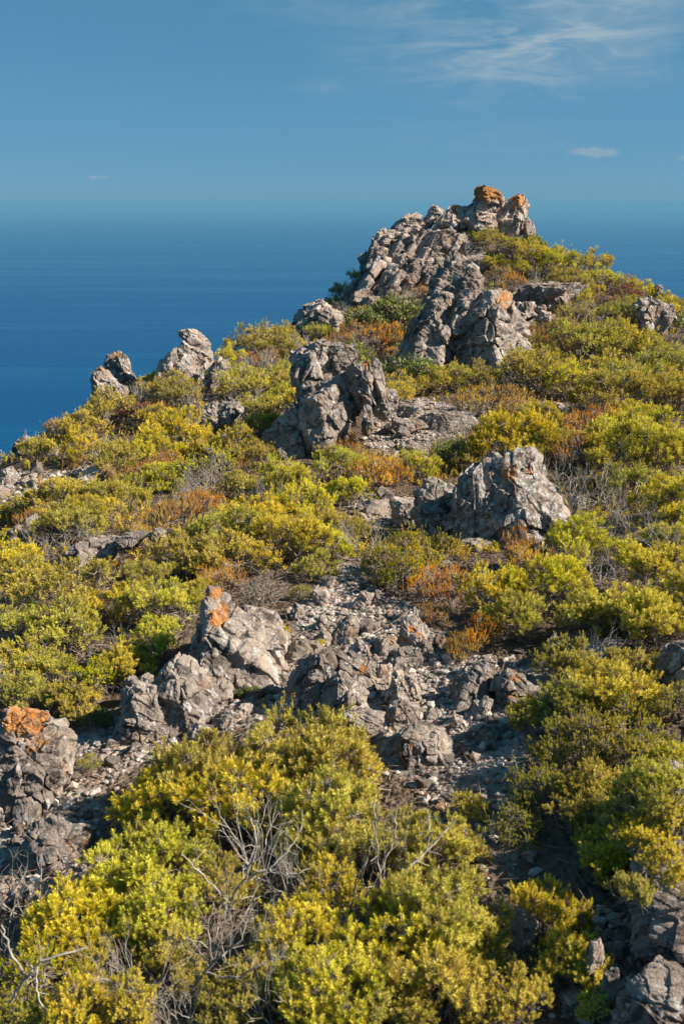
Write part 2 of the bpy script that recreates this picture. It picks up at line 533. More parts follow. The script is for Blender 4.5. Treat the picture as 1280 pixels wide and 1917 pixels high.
# ------------------------------------------------------------------ bare ground zones (photograph pixels)
BARE = [
    [(640, 1040), (690, 1100), (780, 1140), (850, 1220), (1000, 1240), (1070, 1320), (970, 1390), (960, 1520), (1000, 1650), (930, 1670), (880, 1560),
     (820, 1500), (740, 1450), (700, 1400), (560, 1340), (400, 1365), (220, 1440), (150, 1640), (0, 1720), (0, 1480), (120, 1400), (220, 1340), (500, 1280), (560, 1200), (565, 1130), (610, 1080)],
    [(690, 770), (790, 745), (900, 780), (870, 805), (800, 830), (790, 870), (690, 840)],
    [(670, 925), (740, 930), (730, 985), (670, 985)],
    [(1000, 755), (1085, 762), (1075, 795), (1005, 795)],
    [(0, 880), (130, 885), (195, 862), (210, 880), (130, 925), (70, 965), (0, 965)],
    [(1040, 1180), (1160, 1185), (1130, 1235), (1040, 1235)],
    [(960, 540), (1090, 530), (1060, 590), (970, 600)],
    [(1080, 1740), (1170, 1700), (1160, 1917), (1080, 1917)],
    [(640, 545), (670, 470), (740, 430), (900, 430), (910, 500), (830, 480), (780, 560), (700, 590)],
]


def inpoly(px, py, poly):
    poly = np.asarray(poly, float)
    x1, y1 = poly[:, 0], poly[:, 1]
    x2, y2 = np.roll(x1, -1), np.roll(y1, -1)
    px = np.asarray(px, float)[:, None]
    py = np.asarray(py, float)[:, None]
    c = ((y1 > py) != (y2 > py)) & (px < (x2 - x1) * (py - y1) / (y2 - y1 + 1e-9) + x1)
    return c.sum(1) % 2 == 1


def bare_mask(px, py):
    r = np.zeros(len(px), bool)
    for b in BARE:
        r |= inpoly(px, py, b)
    return r


def build_ground():
    nu, nv = 380, 380
    u = np.linspace(-1, 1, nu)
    x = 2.6 * np.sinh(u * 5.7)
    v = np.linspace(-3.6, 5.6, nv)
    y = 4.0 + 2.8 * np.sinh(v)
    X, Y = np.meshgrid(x, y)
    Z = terrain(X, Y)
    V = np.stack([X.ravel(), Y.ravel(), Z.ravel()], 1)
    i = np.arange(nu * nv).reshape(nv, nu)
    F = np.stack([i[:-1, :-1].ravel(), i[:-1, 1:].ravel(), i[1:, 1:].ravel(), i[1:, :-1].ravel()], 1)
    px, t = to_px(V)
    bare = (bare_mask(px[:, 0], px[:, 1]) & (t > 0.5) & (V[:, 1] < 34)).astype(float)
    g = bare.reshape(nv, nu)
    for _ in range(2):
        g = (g + np.roll(g, 1, 0) + np.roll(g, -1, 0) + np.roll(g, 1, 1) + np.roll(g, -1, 1)) / 5
    o = link('hillside', mesh_np('hillside', V, F, {'bare': g.ravel()}, smooth=True), MAT_GROUND)
    kind(o, 'structure', 'stony soil of the ridge falling away to the sea')


build_ground()

# ------------------------------------------------------------------ rocks
_ico = {}


def ico(level):
    if level not in _ico:
        bm = bmesh.new()
        bmesh.ops.create_icosphere(bm, subdivisions=level, radius=1.0)
        V = np.array([v.co[:] for v in bm.verts])
        F = np.array([[v.index for v in f.verts] for f in bm.faces])
        bm.free()
        _ico[level] = (V / np.linalg.norm(V, axis=1)[:, None], F)
    return _ico[level]


def hull2(pts):
    pts = sorted(set(map(tuple, pts)))

    def half(ps):
        h = []
        for p in ps:
            while len(h) >= 2 and (h[-1][0] - h[-2][0]) * (p[1] - h[-2][1]) - (h[-1][1] - h[-2][1]) * (p[0] - h[-2][0]) <= 0:
                h.pop()
            h.append(p)
        return h
    a, b = half(pts), half(pts[::-1])
    return np.array(a[:-1] + b[:-1], float)           # counter-clockwise


def craggy(d, h, nrm, half, seed, S, rough=1.0, strata=None, p=34, cells=16, ledge=0.09):
    """surface of a fractured convex block: unit directions d, cutting planes (nrm, h); half = half extents"""
    rs = np.random.RandomState(seed)
    q = d * half
    q /= np.linalg.norm(q, axis=1)[:, None]
    c = np.maximum(q @ nrm.T, 0) / h
    r = (c ** p).sum(1) ** (-1.0 / p)
    pos = q * r[:, None]
    off = rs.uniform(-50, 50, 3)
    pn = pos / S + off
    # broken cells, each standing a little in or out, with open cracks between
    ctr = rs.normal(size=(cells, 3)) * half * 0.62
    warp = np.stack([perlin(pn * 1.7 + k * 11) for k in range(3)], 1) * S * 0.09
    dd = np.sqrt((((pos + warp)[:, None, :] - ctr[None]) ** 2).sum(-1))
    srt = np.partition(dd, 1, axis=1)
    gap = (srt[:, 1] - srt[:, 0]) / S
    cell = dd.argmin(1)
    cellh = rs.uniform(-1, 1, cells)[cell]
    crack = np.exp(-(gap / 0.028) ** 2)
    c2 = rs.normal(size=(cells * 5, 3)) * half * 0.66
    pw = pos + warp * 0.6 + np.stack([perlin(pn * 5 + k * 7) for k in range(3)], 1) * S * 0.02
    d2 = np.sqrt(np.maximum((pw ** 2).sum(1)[:, None] - 2 * pw @ c2.T + (c2 ** 2).sum(1)[None], 0))
    s2_ = np.partition(d2, 1, axis=1)
    gap2 = (s2_[:, 1] - s2_[:, 0]) / S
    cell2 = d2.argmin(1)
    t2 = rs.normal(0, 0.38, (len(c2), 3))[cell2]
    fine = (0.045 * rs.uniform(-1, 1, len(c2))[cell2] + np.clip(((pw - c2[cell2]) * t2).sum(1) / S, -0.09, 0.09)) * np.clip(gap2 / 0.03, 0, 1) - 0.03 * np.exp(-(gap2 / 0.02) ** 2)
    tilt = rs.normal(0, 0.14, (cells, 3))[cell]
    plane = ((pos + warp - ctr[cell]) * tilt).sum(1) / S
    disp = (0.055 * cellh + np.clip(plane, -0.11, 0.11)) * np.clip(gap / 0.04, 0, 1) - 0.07 * crack + fine
    disp = disp + 0.03 * fbm(pn * 1.3, 3) + 0.022 * ridged(pn * 3.3, 3) + 0.024 * fbm(pn * 9.0, 3)
    sdir = np.array(strata if strata is not None else rs.normal(size=3))
    sdir = sdir / np.linalg.norm(sdir)
    s = (pos @ sdir) / S * 2.6 + 0.25 * perlin(pn * 1.1 + 5)
    saw = s - np.floor(s)
    disp = disp + ledge * (saw ** 2 - 0.35) * (0.6 + perlin(pn * 0.9 + 31))
    s2 = s * 3.7 + 0.15 * perlin(pn * 4)
    saw2 = s2 - np.floor(s2)
    disp = disp + 0.022 * (saw2 - 0.5)
    fade = np.minimum(1.0, r / S)
    return pos + q * (disp * S * rough * fade)[:, None]


def block(poly, D=None, base=None, thick=0.45, level=None, seed=0, rough=1.0, strata=None, lichen=None, crust=0.0, dD=0.0, sink=0.22, front=None, ledge=0.09):
    """a rock body whose outline from the path is the given pixel polygon; stands on the ground, with its own depth"""
    rs = np.random.RandomState(seed * 7 + 3)
    poly = np.asarray(poly, float)
    w = np.ptp(poly[:, 0])
    hgt = np.ptp(poly[:, 1])
    ymax = poly[:, 1].max()
    if D is None:
        bx, by = base if base is not None else (poly[:, 0].mean(), ymax)
        g = hit(bx, by)
        D = g[1]
        D = D + thick * min(w, 1.6 * hgt) * D / FPX * 0.75
    D += dD
    low = poly[:, 1] > ymax - 0.3 * hgt
    pl = poly.copy()
    pl[:, 0] = pl[:, 0].mean() + (pl[:, 0] - pl[:, 0].mean()) * 1.07
    pl[low, 1] += sink * hgt
    hp = hull2([(a, -b) for a, b in pl])              # x right, y up
    cpx = hp.mean(0)
    c = P(cpx[0], -cpx[1], D)
    t = c @ FWD
    sc = t / FPX
    loc = (hp - cpx) * sc
    nrm, hh = [], []
    for k in range(len(loc)):
        a, b = loc[k], loc[(k + 1) % len(loc)]
        e = b - a
        n = np.array([e[1], -e[0]])
        L = np.linalg.norm(n)
        if L < 1e-6:
            continue
        n /= L
        dist = max(n @ a, 0.02 * sc * w)
        for sgn in (-1, 1):
            al = rs.uniform(0.12, 0.62)
            if n[1] < -0.5:
                al = 0.1
            nrm.append((n[0] * math.cos(al), sgn * math.sin(al), n[1] * math.cos(al)))
            hh.append(dist * math.cos(al) * (1 + 0.0 * al))
    half = np.array([np.ptp(loc[:, 0]) / 2, 0, np.ptp(loc[:, 1]) / 2])
    th = thick * min(2 * half[0], 3.2 * half[2])
    half[1] = th
    for k in range(6):
        sgn = -1 if k < 4 else 1
        n = np.array([rs.uniform(-0.75, 0.75), sgn, rs.uniform(-0.15, 0.6)])
        n /= np.linalg.norm(n)
        nrm.append(n)
        hh.append(th * rs.uniform(0.72, 1.05))
    for n in (front or []):
        nn = np.array(n[:3], float)
        nn /= np.linalg.norm(nn)
        nrm.append(nn)
        hh.append(th * n[3])
    nrm = np.array(nrm)
    hh = np.array(hh)
    S = (half[0] * half[1] * half[2]) ** (1 / 3)
    if level is None:
        m = max(w, hgt)
        level = 7 if m > 150 else 6 if m > 55 else 5 if m > 24 else 4
    d, F = ico(level)
    st = None
    if strata is not None:
        st = np.array(strata, float)
    L = craggy(d, hh, nrm, half, seed, S, rough, st, ledge=ledge, cells=10 + int(min(30, w / 8)))
    W = c + L[:, [0]] * RIGHT + L[:, [1]] * FWD + L[:, [2]] * UP
    lic = np.zeros(len(W))
    if lichen:
        pp, _ = to_px(W)
        for (lx, ly, lr, lv) in lichen:
            lic = np.maximum(lic, lv * np.exp(-(((pp[:, 0] - lx) ** 2 + (pp[:, 1] - ly) ** 2) / lr ** 2)))
    return W, F, lic, D, np.full(len(W), crust)


ROCK_POLYS = []
LAND = []           # landmarks: (px, py, short phrase)
_seed = [100]


def rock(name, label, blocks, cat='rock', zone='mid', group=None, part='block', land=None, **kw):
    """a rock thing made of one or more blocks: each dict/tuple is (polygon, options)"""
    data, pnames = [], []
    for b in blocks:
        poly, op = b if isinstance(b, tuple) and isinstance(b[1], dict) else (b, {})
        _seed[0] += 1
        o = dict(kw)
        o.update(op)
        pnames.append(o.pop('part', part))
        data.append(block(poly, seed=o.pop('seed', _seed[0]), **o))
        ROCK_POLYS.append((poly, data[-1][3]))
    allp = np.concatenate([d[0] for d in data])
    org = np.array([allp[:, 0].mean(), allp[:, 1].mean(), 0])
    org[2] = float(terrain(org[0], org[1]))
    if len(data) == 1:
        W, F, lic, _, cr = data[0]
        ob = link(name, mesh_np(name, W - org, F, {'lichen': lic, 'crust': cr}), MAT_ROCK[zone], loc=org)
    else:
        ob = link(name, None, loc=org)
        for (W, F, lic, _, cr), part in zip(data, pnames):
            bo = W.mean(0)
            link(part, mesh_np(part, W - bo, F, {'lichen': lic, 'crust': cr}), MAT_ROCK[zone], parent=ob, loc=bo - org)
    tag(ob, label, cat, group)
    if land:
        pp = np.concatenate([np.asarray(b[0] if isinstance(b, tuple) and isinstance(b[1], dict) else b, float) for b in blocks])
        LAND.append((pp[:, 0].mean(), pp[:, 1].mean(), np.ptp(pp[:, 0]) / 2, np.ptp(pp[:, 1]) / 2, land))
    return ob


TILT = (0.75, 0.2, 0.6)
# --- summit
rock('summit_crag', 'grey summit crag with orange lichen on its two caps, against the sea', [
    ([(889, 356), (897, 347), (925, 351), (937, 360), (941, 374), (920, 382), (892, 380)], dict(part='cap', lichen=[(910, 355, 26, 1.3), (930, 366, 12, 1.1)], sink=0.3)),
    ([(858, 412), (872, 392), (895, 374), (937, 371), (946, 384), (936, 402), (925, 426), (880, 430)], {}),
    ([(932, 392), (948, 378), (965, 363), (982, 374), (986, 392), (978, 420), (970, 438), (930, 434), (915, 420)], dict(part='cap', lichen=[(968, 371, 15, 1.3)])),
    ([(980, 416), (988, 407), (999, 420), (1003, 446), (978, 440)], {}),
    ([(815, 420), (830, 396), (846, 387), (868, 390), (874, 422), (850, 430)], dict(lichen=[(850, 389, 9, 0.8)])),
    ([(868, 412), (890, 396), (925, 400), (930, 425), (890, 436)], dict(dD=-0.5)),
], zone='far', base=(905, 440), thick=0.5, land='orange-capped summit crag')
rock('leaning_slab', 'small leaning slab split off the seaward side of the summit crag', [
    [(790, 410), (808, 383), (820, 385), (830, 396), (826, 404), (806, 418)]], zone='far', base=(815, 436), thick=0.4, strata=(0.8, 0, -0.6))
cliff = [
    ([(735, 428), (757, 405), (782, 399), (790, 414), (800, 428), (780, 442), (740, 440)], dict(part='top_block', D=29.3)),
    ([(693, 455), (700, 437), (722, 430), (760, 430), (800, 432), (805, 470), (760, 500), (700, 497), (680, 480)], dict(D=28.6)),
    ([(668, 525), (676, 490), (700, 452), (732, 468), (738, 510), (715, 548), (680, 548)], dict(D=27.6)),
    ([(730, 452), (790, 434), (832, 438), (852, 445), (846, 482), (800, 508), (740, 508)], dict(D=27.9)),
    ([(820, 442), (860, 434), (882, 450), (902, 470), (880, 492), (830, 484)], dict(D=28.0)),
    ([(640, 548), (665, 525), (710, 528), (747, 540), (742, 572), (700, 592), (650, 578)], dict(D=26.2)),
    ([(735, 500), (780, 488), (825, 490), (830, 520), (790, 548), (745, 545)], dict(D=26.6)),
]
rs = np.random.RandomState(5)
for (x, y, w, h) in [(720, 448, 30, 22), (745, 455, 34, 40), (778, 452, 22, 44), (802, 452, 24, 42), (824, 455, 22, 40), (846, 460, 24, 36), (700, 482, 30, 34), (690, 512, 28, 46), (718, 515, 26, 44),
                     (742, 490, 36, 30), (770, 500, 34, 30), (800, 478, 36, 26), (764, 428, 34, 20), (705, 445, 18, 18), (760, 525, 36, 26), (724, 545, 40, 24), (672, 552, 36, 22), (868, 466, 26, 22), (690, 566, 40, 20), (800, 515, 28, 24), (732, 470, 24, 36), (758, 472, 22, 36), (788, 480, 24, 30), (812, 500, 24, 30), (706, 500, 24, 40), (735, 525, 26, 34), (856, 446, 22, 24), (838, 472, 22, 30), (750, 442, 22, 26), (680, 535, 24, 26)]:
    w, h = w * 0.9, h * 0.95
    sh = h * 0.95
    a = [(x - w / 2 - sh * 0.3 + rs.uniform(-3, 3), y + h / 2), (x - w / 2 + sh * 0.5, y - h / 2 + rs.uniform(-2, 5)), (x + w * 0.1 + sh * 0.5, y - h / 2 - 3),
         (x + w / 2 + sh * 0.4, y - h * 0.3), (x + w / 2 - sh * 0.3, y + h / 2 + rs.uniform(-3, 3))]
    cliff.append((a, dict(part='slab', D=29.4 - (y - 430) / 32.0 - 0.75, level=5, sink=0.3, rough=0.75)))
rock('summit_cliff', 'pale shattered cliff of tilted slabs rising to the summit', cliff, zone='far', thick=0.45, strata=(0.85, 0.1, -0.45), rough=1.15, ledge=0.2, land='pale shattered summit cliff')
rock('ridge_rock', 'steep grey rock with a shaded hollow above the large cleft crag', [
    ([(788, 560), (815, 515), (838, 487), (852, 478), (885, 500), (898, 522), (897, 556), (850, 572), (800, 580)], {}),
    ([(835, 540), (860, 520), (895, 525), (898, 560), (850, 575)], dict(dD=-0.5)),
    ([(856, 484), (868, 478), (896, 500), (900, 512), (880, 508)], dict(part='slab', dD=0.6, sink=0.1)),
], zone='far', base=(850, 590), strata=TILT, land='steep ridge rock')
rock('ridge_boulder', 'pale low boulder half hidden in shrubs right of the steep ridge rock', [
    [(918, 488), (930, 480), (942, 488), (940, 502), (922, 504)]], zone='far', thick=0.6)
rock('ridge_boulder', 'pale rounded boulder left of the large green shrub on the seaward skyline', [
    ([(548, 600), (570, 575), (595, 562), (612, 565), (640, 592), (620, 615), (570, 622)], {}),
    ([(590, 585), (612, 572), (642, 596), (630, 618), (590, 620)], dict(part='shoulder', dD=-0.4))], zone='far', base=(590, 632), land='pale seaward boulder')
# --- the large cleft crag
rock('cleft_crag', 'largest grey crag, split by a deep dark cleft, tan stain on its top', [
    ([(742, 662), (755, 635), (775, 600), (803, 572), (832, 570), (852, 600), (852, 645), (838, 684), (760, 674)], dict(strata=TILT)),
    ([(803, 560), (818, 545), (843, 549), (848, 572), (818, 584)], dict(part='knob', dD=0.3)),
    ([(836, 595), (850, 562), (868, 545), (892, 540), (902, 560), (884, 602), (850, 612)], dict(dD=0.15)),
    ([(830, 676), (845, 640), (872, 600), (893, 546), (912, 540), (938, 540), (958, 566), (968, 600), (986, 632), (988, 672), (940, 692), (880, 692)],
     dict(dD=-0.25, rough=0.9, lichen=[(945, 560, 22, 0.75)], front=[(0.75, -1, 0.25, 0.72), (-0.8, -1, 0.15, 0.8)])),
], zone='mid', base=(880, 694), thick=0.5, land='large cleft crag')
rock('bedrock_slab', 'broad flat pale slab with dark joints right of the large cleft crag', [
    ([(955, 556), (985, 532), (1030, 528), (1062, 532), (1045, 556), (1000, 570)], dict(thick=0.35)),
    ([(1010, 556), (1040, 534), (1070, 530), (1097, 536), (1062, 560), (1040, 574), (1015, 572)], dict(thick=0.35)),
    ([(956, 588), (964, 568), (1000, 565), (1006, 590), (970, 602)], dict(part='step', dD=-1.0)),
    ([(1000, 596), (1012, 580), (1030, 584), (1030, 600)], dict(dD=-1.2)),
    ([(1004, 574), (1018, 570), (1022, 582), (1006, 586)], dict(dD=-0.9)),
], zone='far', base=(1020, 592), strata=(0.3, 0.9, 0.6), land='flat pale slab')
rock('skyline_rock', 'pale lumpy rock in the shrubs near the landward skyline', [
    ([(1186, 572), (1198, 558), (1212, 556), (1238, 570), (1244, 600), (1222, 618), (1195, 606)], {}),
    ([(1230, 575), (1242, 566), (1258, 572), (1263, 598), (1240, 612)], {}),
    ([(1222, 606), (1245, 600), (1250, 622), (1228, 628)], dict(part='foot')),
], zone='far', base=(1225, 628), crust=0.08, land='pale lumpy skyline rock')
rock('skyline_stone', 'small pale stone low left of the lumpy skyline rock', [[(1186, 612), (1196, 606), (1206, 610), (1204, 620), (1188, 620)]], zone='far', base=(1196, 628))
rock('skyline_stone', 'dark knob of rock breaking the landward skyline', [[(1221, 540), (1228, 533), (1237, 535), (1241, 548), (1222, 552)]], zone='far', base=(1230, 560))
rock('small_stone', 'reddish upright stone below the right foot of the large cleft crag', [[(1018, 672), (1020, 656), (1028, 658), (1032, 672)]], zone='mid', base=(1025, 680))
# --- stacked outcrop
rock('stacked_outcrop', 'stacked grey outcrop of rounded blocks with a small spire, beside bare soil', [
    ([(546, 690), (551, 660), (578, 642), (604, 640), (626, 655), (640, 692), (600, 732), (555, 732)], dict(dD=0.45)),
    ([(604, 655), (612, 638), (640, 641), (662, 643), (666, 668), (642, 692), (612, 684)], dict(dD=0.5, lichen=[(655, 645, 8, 0.6)])),
    ([(584, 650), (596, 636), (618, 638), (622, 656), (600, 664)], dict(dD=0.55)),
    ([(549, 775), (556, 748), (600, 715), (642, 694), (668, 706), (670, 760), (650, 800), (622, 832), (582, 832), (557, 806)], dict(dD=-0.15, rough=0.8, front=[(0.7, -1, 0.35, 0.75)])),
    ([(643, 702), (662, 682), (684, 675), (700, 690), (706, 732), (690, 752), (665, 742)], dict(dD=0.0, lichen=[(685, 682, 10, 0.7)])),
    ([(690, 694), (700, 672), (707, 668), (716, 690), (722, 728), (704, 738)], dict(part='spire', dD=0.1)),
    ([(690, 762), (704, 738), (722, 728), (738, 730), (744, 758), (722, 774)], {}),
    ([(676, 800), (682, 755), (692, 752), (700, 790), (692, 806)], dict(dD=-0.25)),
    ([(484, 866), (494, 820), (520, 785), (548, 768), (572, 800), (582, 862), (520, 884)], dict(part='foot', dD=-0.1)),
], zone='mid', base=(620, 842), thick=0.48, land='stacked outcrop')
rock('rubble_stone', 'angular grey stone at the right foot of the stacked outcrop', [[(728, 772), (745, 752), (768, 750), (790, 758), (764, 782)]], zone='mid')
rock('bedrock_slab', 'low bare bedrock patch in the soil right of the stacked outcrop', [
    ([(782, 790), (800, 772), (842, 768), (880, 782), (896, 786), (870, 804), (800, 808)], dict(thick=0.4)),
    ([(716, 800), (740, 782), (790, 786), (800, 800), (750, 812)], dict(thick=0.4))], zone='mid', rough=0.7, strata=(0.2, 0.4, 1), land='bare bedrock patch')
rock('rubble_stone', 'squarish tan stone lying on the bare soil below the bedrock patch', [[(748, 834), (752, 822), (767, 821), (770, 836), (756, 842)]], zone='pale')
rock('rubble_stone', 'flat dark stone beside the squarish tan stone on bare soil', [[(772, 840), (782, 834), (800, 838), (798, 846), (778, 846)]], zone='mid')
rock('rubble_stone', 'pale flat stone amid orange shrubs on the right slope', [[(1030, 778), (1042, 768), (1066, 774), (1071, 784), (1050, 790)]], zone='pale', land='pale flat stone')
rock('rubble_stone', 'thin pale stone just above the pale flat stone on the right slope', [[(1026, 760), (1036, 752), (1052, 756), (1048, 764)]], zone='pale')
# --- seaward edge rocks
rock('pointed_rock', 'taller pointed rock with orange tip on the seaward edge', [
    ([(197, 684), (208, 665), (220, 657), (236, 668), (250, 700), (252, 722), (225, 728)], dict(lichen=[(219, 664, 8, 0.8)]))], zone='mid', base=(228, 742), strata=TILT, land='seaward pointed rock', dD=0.3)
rock('pointed_rock', 'lower pointed rock leaning on the taller one at the seaward edge', [
    ([(171, 712), (180, 692), (191, 687), (214, 704), (240, 728), (222, 740), (178, 740)], dict(lichen=[(190, 690, 6, 0.9)])),
    ([(200, 728), (216, 716), (240, 726), (238, 744), (205, 744)], dict(dD=-0.3))], zone='mid', base=(205, 752), strata=TILT)
rock('capped_rock_pile', 'pile of tilted rocks under a dark cap on the seaward edge', [
    ([(337, 622), (345, 618), (362, 614), (376, 622), (394, 642), (390, 654), (364, 652), (343, 640)], dict(part='cap', dD=0.3)),
    ([(318, 684), (334, 645), (349, 634), (372, 644), (396, 658), (398, 672), (380, 694), (350, 694)], dict(strata=TILT)),
    ([(322, 700), (342, 680), (366, 690), (374, 704), (362, 716), (335, 714)], dict(dD=-0.5)),
    ([(380, 714), (394, 690), (410, 666), (428, 682), (424, 700), (402, 720)], dict(dD=-0.7)),
    ([(288, 702), (306, 668), (330, 650), (336, 700), (304, 720)], dict(dD=-0.3)),
], zone='mid', base=(360, 726), land='capped rock pile')
rock('low_rock', 'dark-faced rock with pale top amid grey scrub below the capped rock pile', [
    ([(374, 794), (384, 762), (400, 748), (420, 762), (418, 790), (392, 806)], {}),
    ([(402, 770), (420, 752), (446, 752), (456, 768), (438, 786), (410, 790)], {})], zone='mid', base=(415, 806), land='dark-faced low rock')
rock('edge_rock', 'pale rounded rock at the far seaward corner, capped with dry twigs', [[(22, 838), (36, 820), (48, 813), (62, 824), (58, 842), (32, 848)]], zone='mid', base=(42, 870), land='pale corner rock')
rock('edge_rock', 'dark split rock at the left border of the bare slope', [[(0, 896), (8, 880), (22, 876), (36, 890), (26, 906), (0, 910)]], zone='mid')
rock('edge_rock', 'grey rock shaded by shrubs above the bare slope', [[(82, 850), (90, 836), (106, 836), (112, 850), (96, 860)]], zone='mid')
rock('bedrock_slab', 'long tilted slab along the upper edge of the bare slope', [[(138, 896), (160, 878), (196, 862), (206, 878), (170, 898), (146, 904)]], zone='mid', rough=0.7)
rock('bedrock_slab', 'low tan slab at the lower edge of the bare slope', [[(26, 948), (52, 930), (72, 928), (78, 938), (56, 956)]], zone='mid', rough=0.7, land='low tan slab')
rock('bedrock_slab', 'flat tan slab in the middle of the bare slope', [[(44, 906), (62, 894), (92, 896), (88, 910), (60, 914)]], zone='pale', rough=0.6)
rock('low_rock', 'white-topped rock with a black shaded side, left border', [
    [(4, 1024), (14, 1000), (44, 974), (66, 964), (76, 980), (60, 1008), (24, 1040), (8, 1040)]], zone='mid', rough=0.9, strata=TILT, land='white-topped border rock')
rock('mottled_slab', 'long grey slab of knobbly rock lying between shrubs', [
    ([(116, 1052), (136, 1022), (180, 1006), (214, 1000), (240, 1006), (222, 1034), (182, 1064), (150, 1088), (124, 1086)], dict(rough=0.8)),
    ([(210, 1010), (236, 996), (262, 992), (280, 998), (250, 1018), (222, 1026)], dict(rough=0.8)),
    ([(276, 1004), (290, 990), (306, 990), (310, 1004), (290, 1010)], dict(part='end_knob'))], zone='mid', base=(180, 1092), land='long mottled slab')
# --- foreground rocks by the path
rock('pointed_rock', 'pointed rock with bright orange lichen below its tip, beside the path', [
    ([(362, 1206), (374, 1152), (388, 1108), (396, 1103), (412, 1110), (440, 1134), (500, 1180), (536, 1242), (480, 1266), (420, 1268), (372, 1248)],
     dict(lichen=[(408, 1158, 18, 1.2), (402, 1112, 14, 0.9), (420, 1138, 12, 1.0)], rough=0.85)),
    ([(420, 1180), (434, 1140), (455, 1136), (514, 1142), (532, 1190), (534, 1240), (480, 1262), (430, 1240)], dict(dD=0.25, rough=0.8)),
    ([(368, 1252), (380, 1226), (402, 1216), (430, 1240), (438, 1282), (404, 1294)], dict(part='foot', dD=-0.15)),
], zone='near', base=(430, 1290), land='orange-tipped pointed rock')
rock('craggy_rock', 'grey pitted rock in front of the orange-tipped pointed rock', [
    ([(276, 1296), (300, 1262), (338, 1232), (360, 1238), (392, 1270), (412, 1298), (406, 1332), (360, 1352), (300, 1344)], {}),
    ([(222, 1346), (234, 1294), (246, 1276), (266, 1276), (300, 1300), (328, 1342), (280, 1368), (236, 1370)], dict(dD=-0.1)),
], zone='near', base=(320, 1362), land='grey pitted rock')
rock('path_stone', 'small stone perched on the upper edge of the grey pitted rock', [[(258, 1272), (272, 1261), (290, 1261), (284, 1278), (266, 1284)]], zone='near', base=(270, 1320))
for i, (poly, lab) in enumerate([
    ([(362, 1342), (384, 1318), (404, 1312), (412, 1326), (402, 1348), (374, 1354)], 'angular grey stone wedged against the lower face of grey pitted rock'),
    ([(394, 1352), (418, 1328), (446, 1336), (438, 1358), (410, 1364)], 'tan stone below the shaded notch of orange-tipped rock'),
    ([(346, 1372), (370, 1352), (398, 1360), (392, 1382), (356, 1386)], 'flat tan stone at the shrub edge below grey pitted rock'),
    ([(214, 1376), (238, 1350), (262, 1372), (254, 1392), (220, 1394)], 'dark rough stone at the left foot of grey pitted rock'),
    ([(208, 1418), (246, 1392), (260, 1394), (244, 1412), (222, 1424)], 'flat pale plate of stone below the dark rough stone'),
    ([(196, 1398), (204, 1384), (218, 1388), (216, 1402), (202, 1406)], 'rounded grey stone left of the flat pale plate'),
    ([(436, 1330), (452, 1316), (470, 1322), (468, 1342), (448, 1346)], 'small tan stone right of the shaded notch of orange-tipped rock')]):
    rock('path_stone', lab, [poly], zone='near', level=5, thick=0.55)
rock('cracked_boulder', 'cracked grey boulder with orange lichen top at the left border', [
    ([(-30, 1380), (4, 1352), (60, 1344), (92, 1342), (128, 1374), (134, 1392), (124, 1452), (108, 1484), (60, 1506), (-30, 1490)], dict(lichen=[(70, 1382, 34, 0.72)], rough=1.15)),
    ([(-20, 1352), (6, 1330), (30, 1320), (48, 1326), (84, 1334), (94, 1352), (56, 1374), (-10, 1376)], dict(part='cap', lichen=[(50, 1340, 50, 1.0)], dD=0.05)),
    ([(-30, 1450), (8, 1464), (38, 1520), (10, 1540), (-30, 1540)], dict(dD=-0.1)),
], zone='near', base=(60, 1510), land='cracked orange-topped boulder')
rock('shaded_rock', 'flat grey rock half in shade below the cracked boulder', [
    [(40, 1576), (56, 1546), (98, 1526), (134, 1536), (172, 1552), (166, 1604), (100, 1624), (50, 1606)]], zone='near', rough=0.7, thick=0.5, land='flat grey rock half in shade')
for poly, lab in [([(20, 1556), (30, 1540), (46, 1540), (44, 1558), (28, 1564)], 'pale stone at the upper left edge of the flat half-shaded rock'),
                  ([(46, 1668), (56, 1656), (74, 1658), (72, 1676), (54, 1680)], 'shaded oval stone at the foot of the left foreground bush'),
                  ([(18, 1684), (30, 1672), (46, 1676), (44, 1690), (26, 1694)], 'shaded stone beside the oval stone in the lower left'),
                  ([(120, 1470), (128, 1460), (138, 1466), (134, 1478), (124, 1480)], 'yellowish chip of stone at the right foot of the cracked boulder')]:
    rock('path_stone', lab, [poly], zone='near', level=5, thick=0.55)
# --- white-crusted boulder
rock('crusted_boulder', 'large boulder crusted with white lichen, orange patch on top, black cracks', [
    ([(826, 996), (838, 950), (852, 915), (882, 874), (920, 858), (940, 870), (960, 930), (950, 1010), (920, 1022), (870, 1010)], dict(rough=1.05, dD=0.1, front=[(-0.9, -1, 0.2, 0.6)])),
    ([(890, 1000), (900, 920), (905, 880), (925, 858), (975, 846), (996, 850), (1008, 880), (1030, 926), (1062, 962), (1068, 978), (1040, 1012), (990, 1026), (930, 1022)],
     dict(rough=0.8, lichen=[(950, 890, 34, 0.62)], front=[(0.55, -1, 0.55, 0.62), (-0.6, -1, 0.3, 0.8)])),
    ([(960, 862), (978, 846), (996, 850), (1006, 880), (1000, 905), (975, 900)], dict(part='top_knob', dD=0.25, lichen=[(990, 882, 8, 0.8)])),
    ([(1000, 1006), (1020, 960), (1062, 962), (1070, 982), (1042, 1014)], dict(dD=-0.1)),
], zone='near', base=(940, 1026), thick=0.5, crust=0.06, land='white-crusted boulder')
rock('shaded_rock', 'jagged rock in the shade on the left of the white-crusted boulder', [
    ([(778, 926), (796, 896), (812, 888), (850, 906), (852, 960), (820, 996), (784, 986)], {}),
    ([(770, 960), (790, 940), (830, 950), (836, 994), (790, 1000)], dict(dD=-0.15)),
], zone='near', base=(812, 1004))
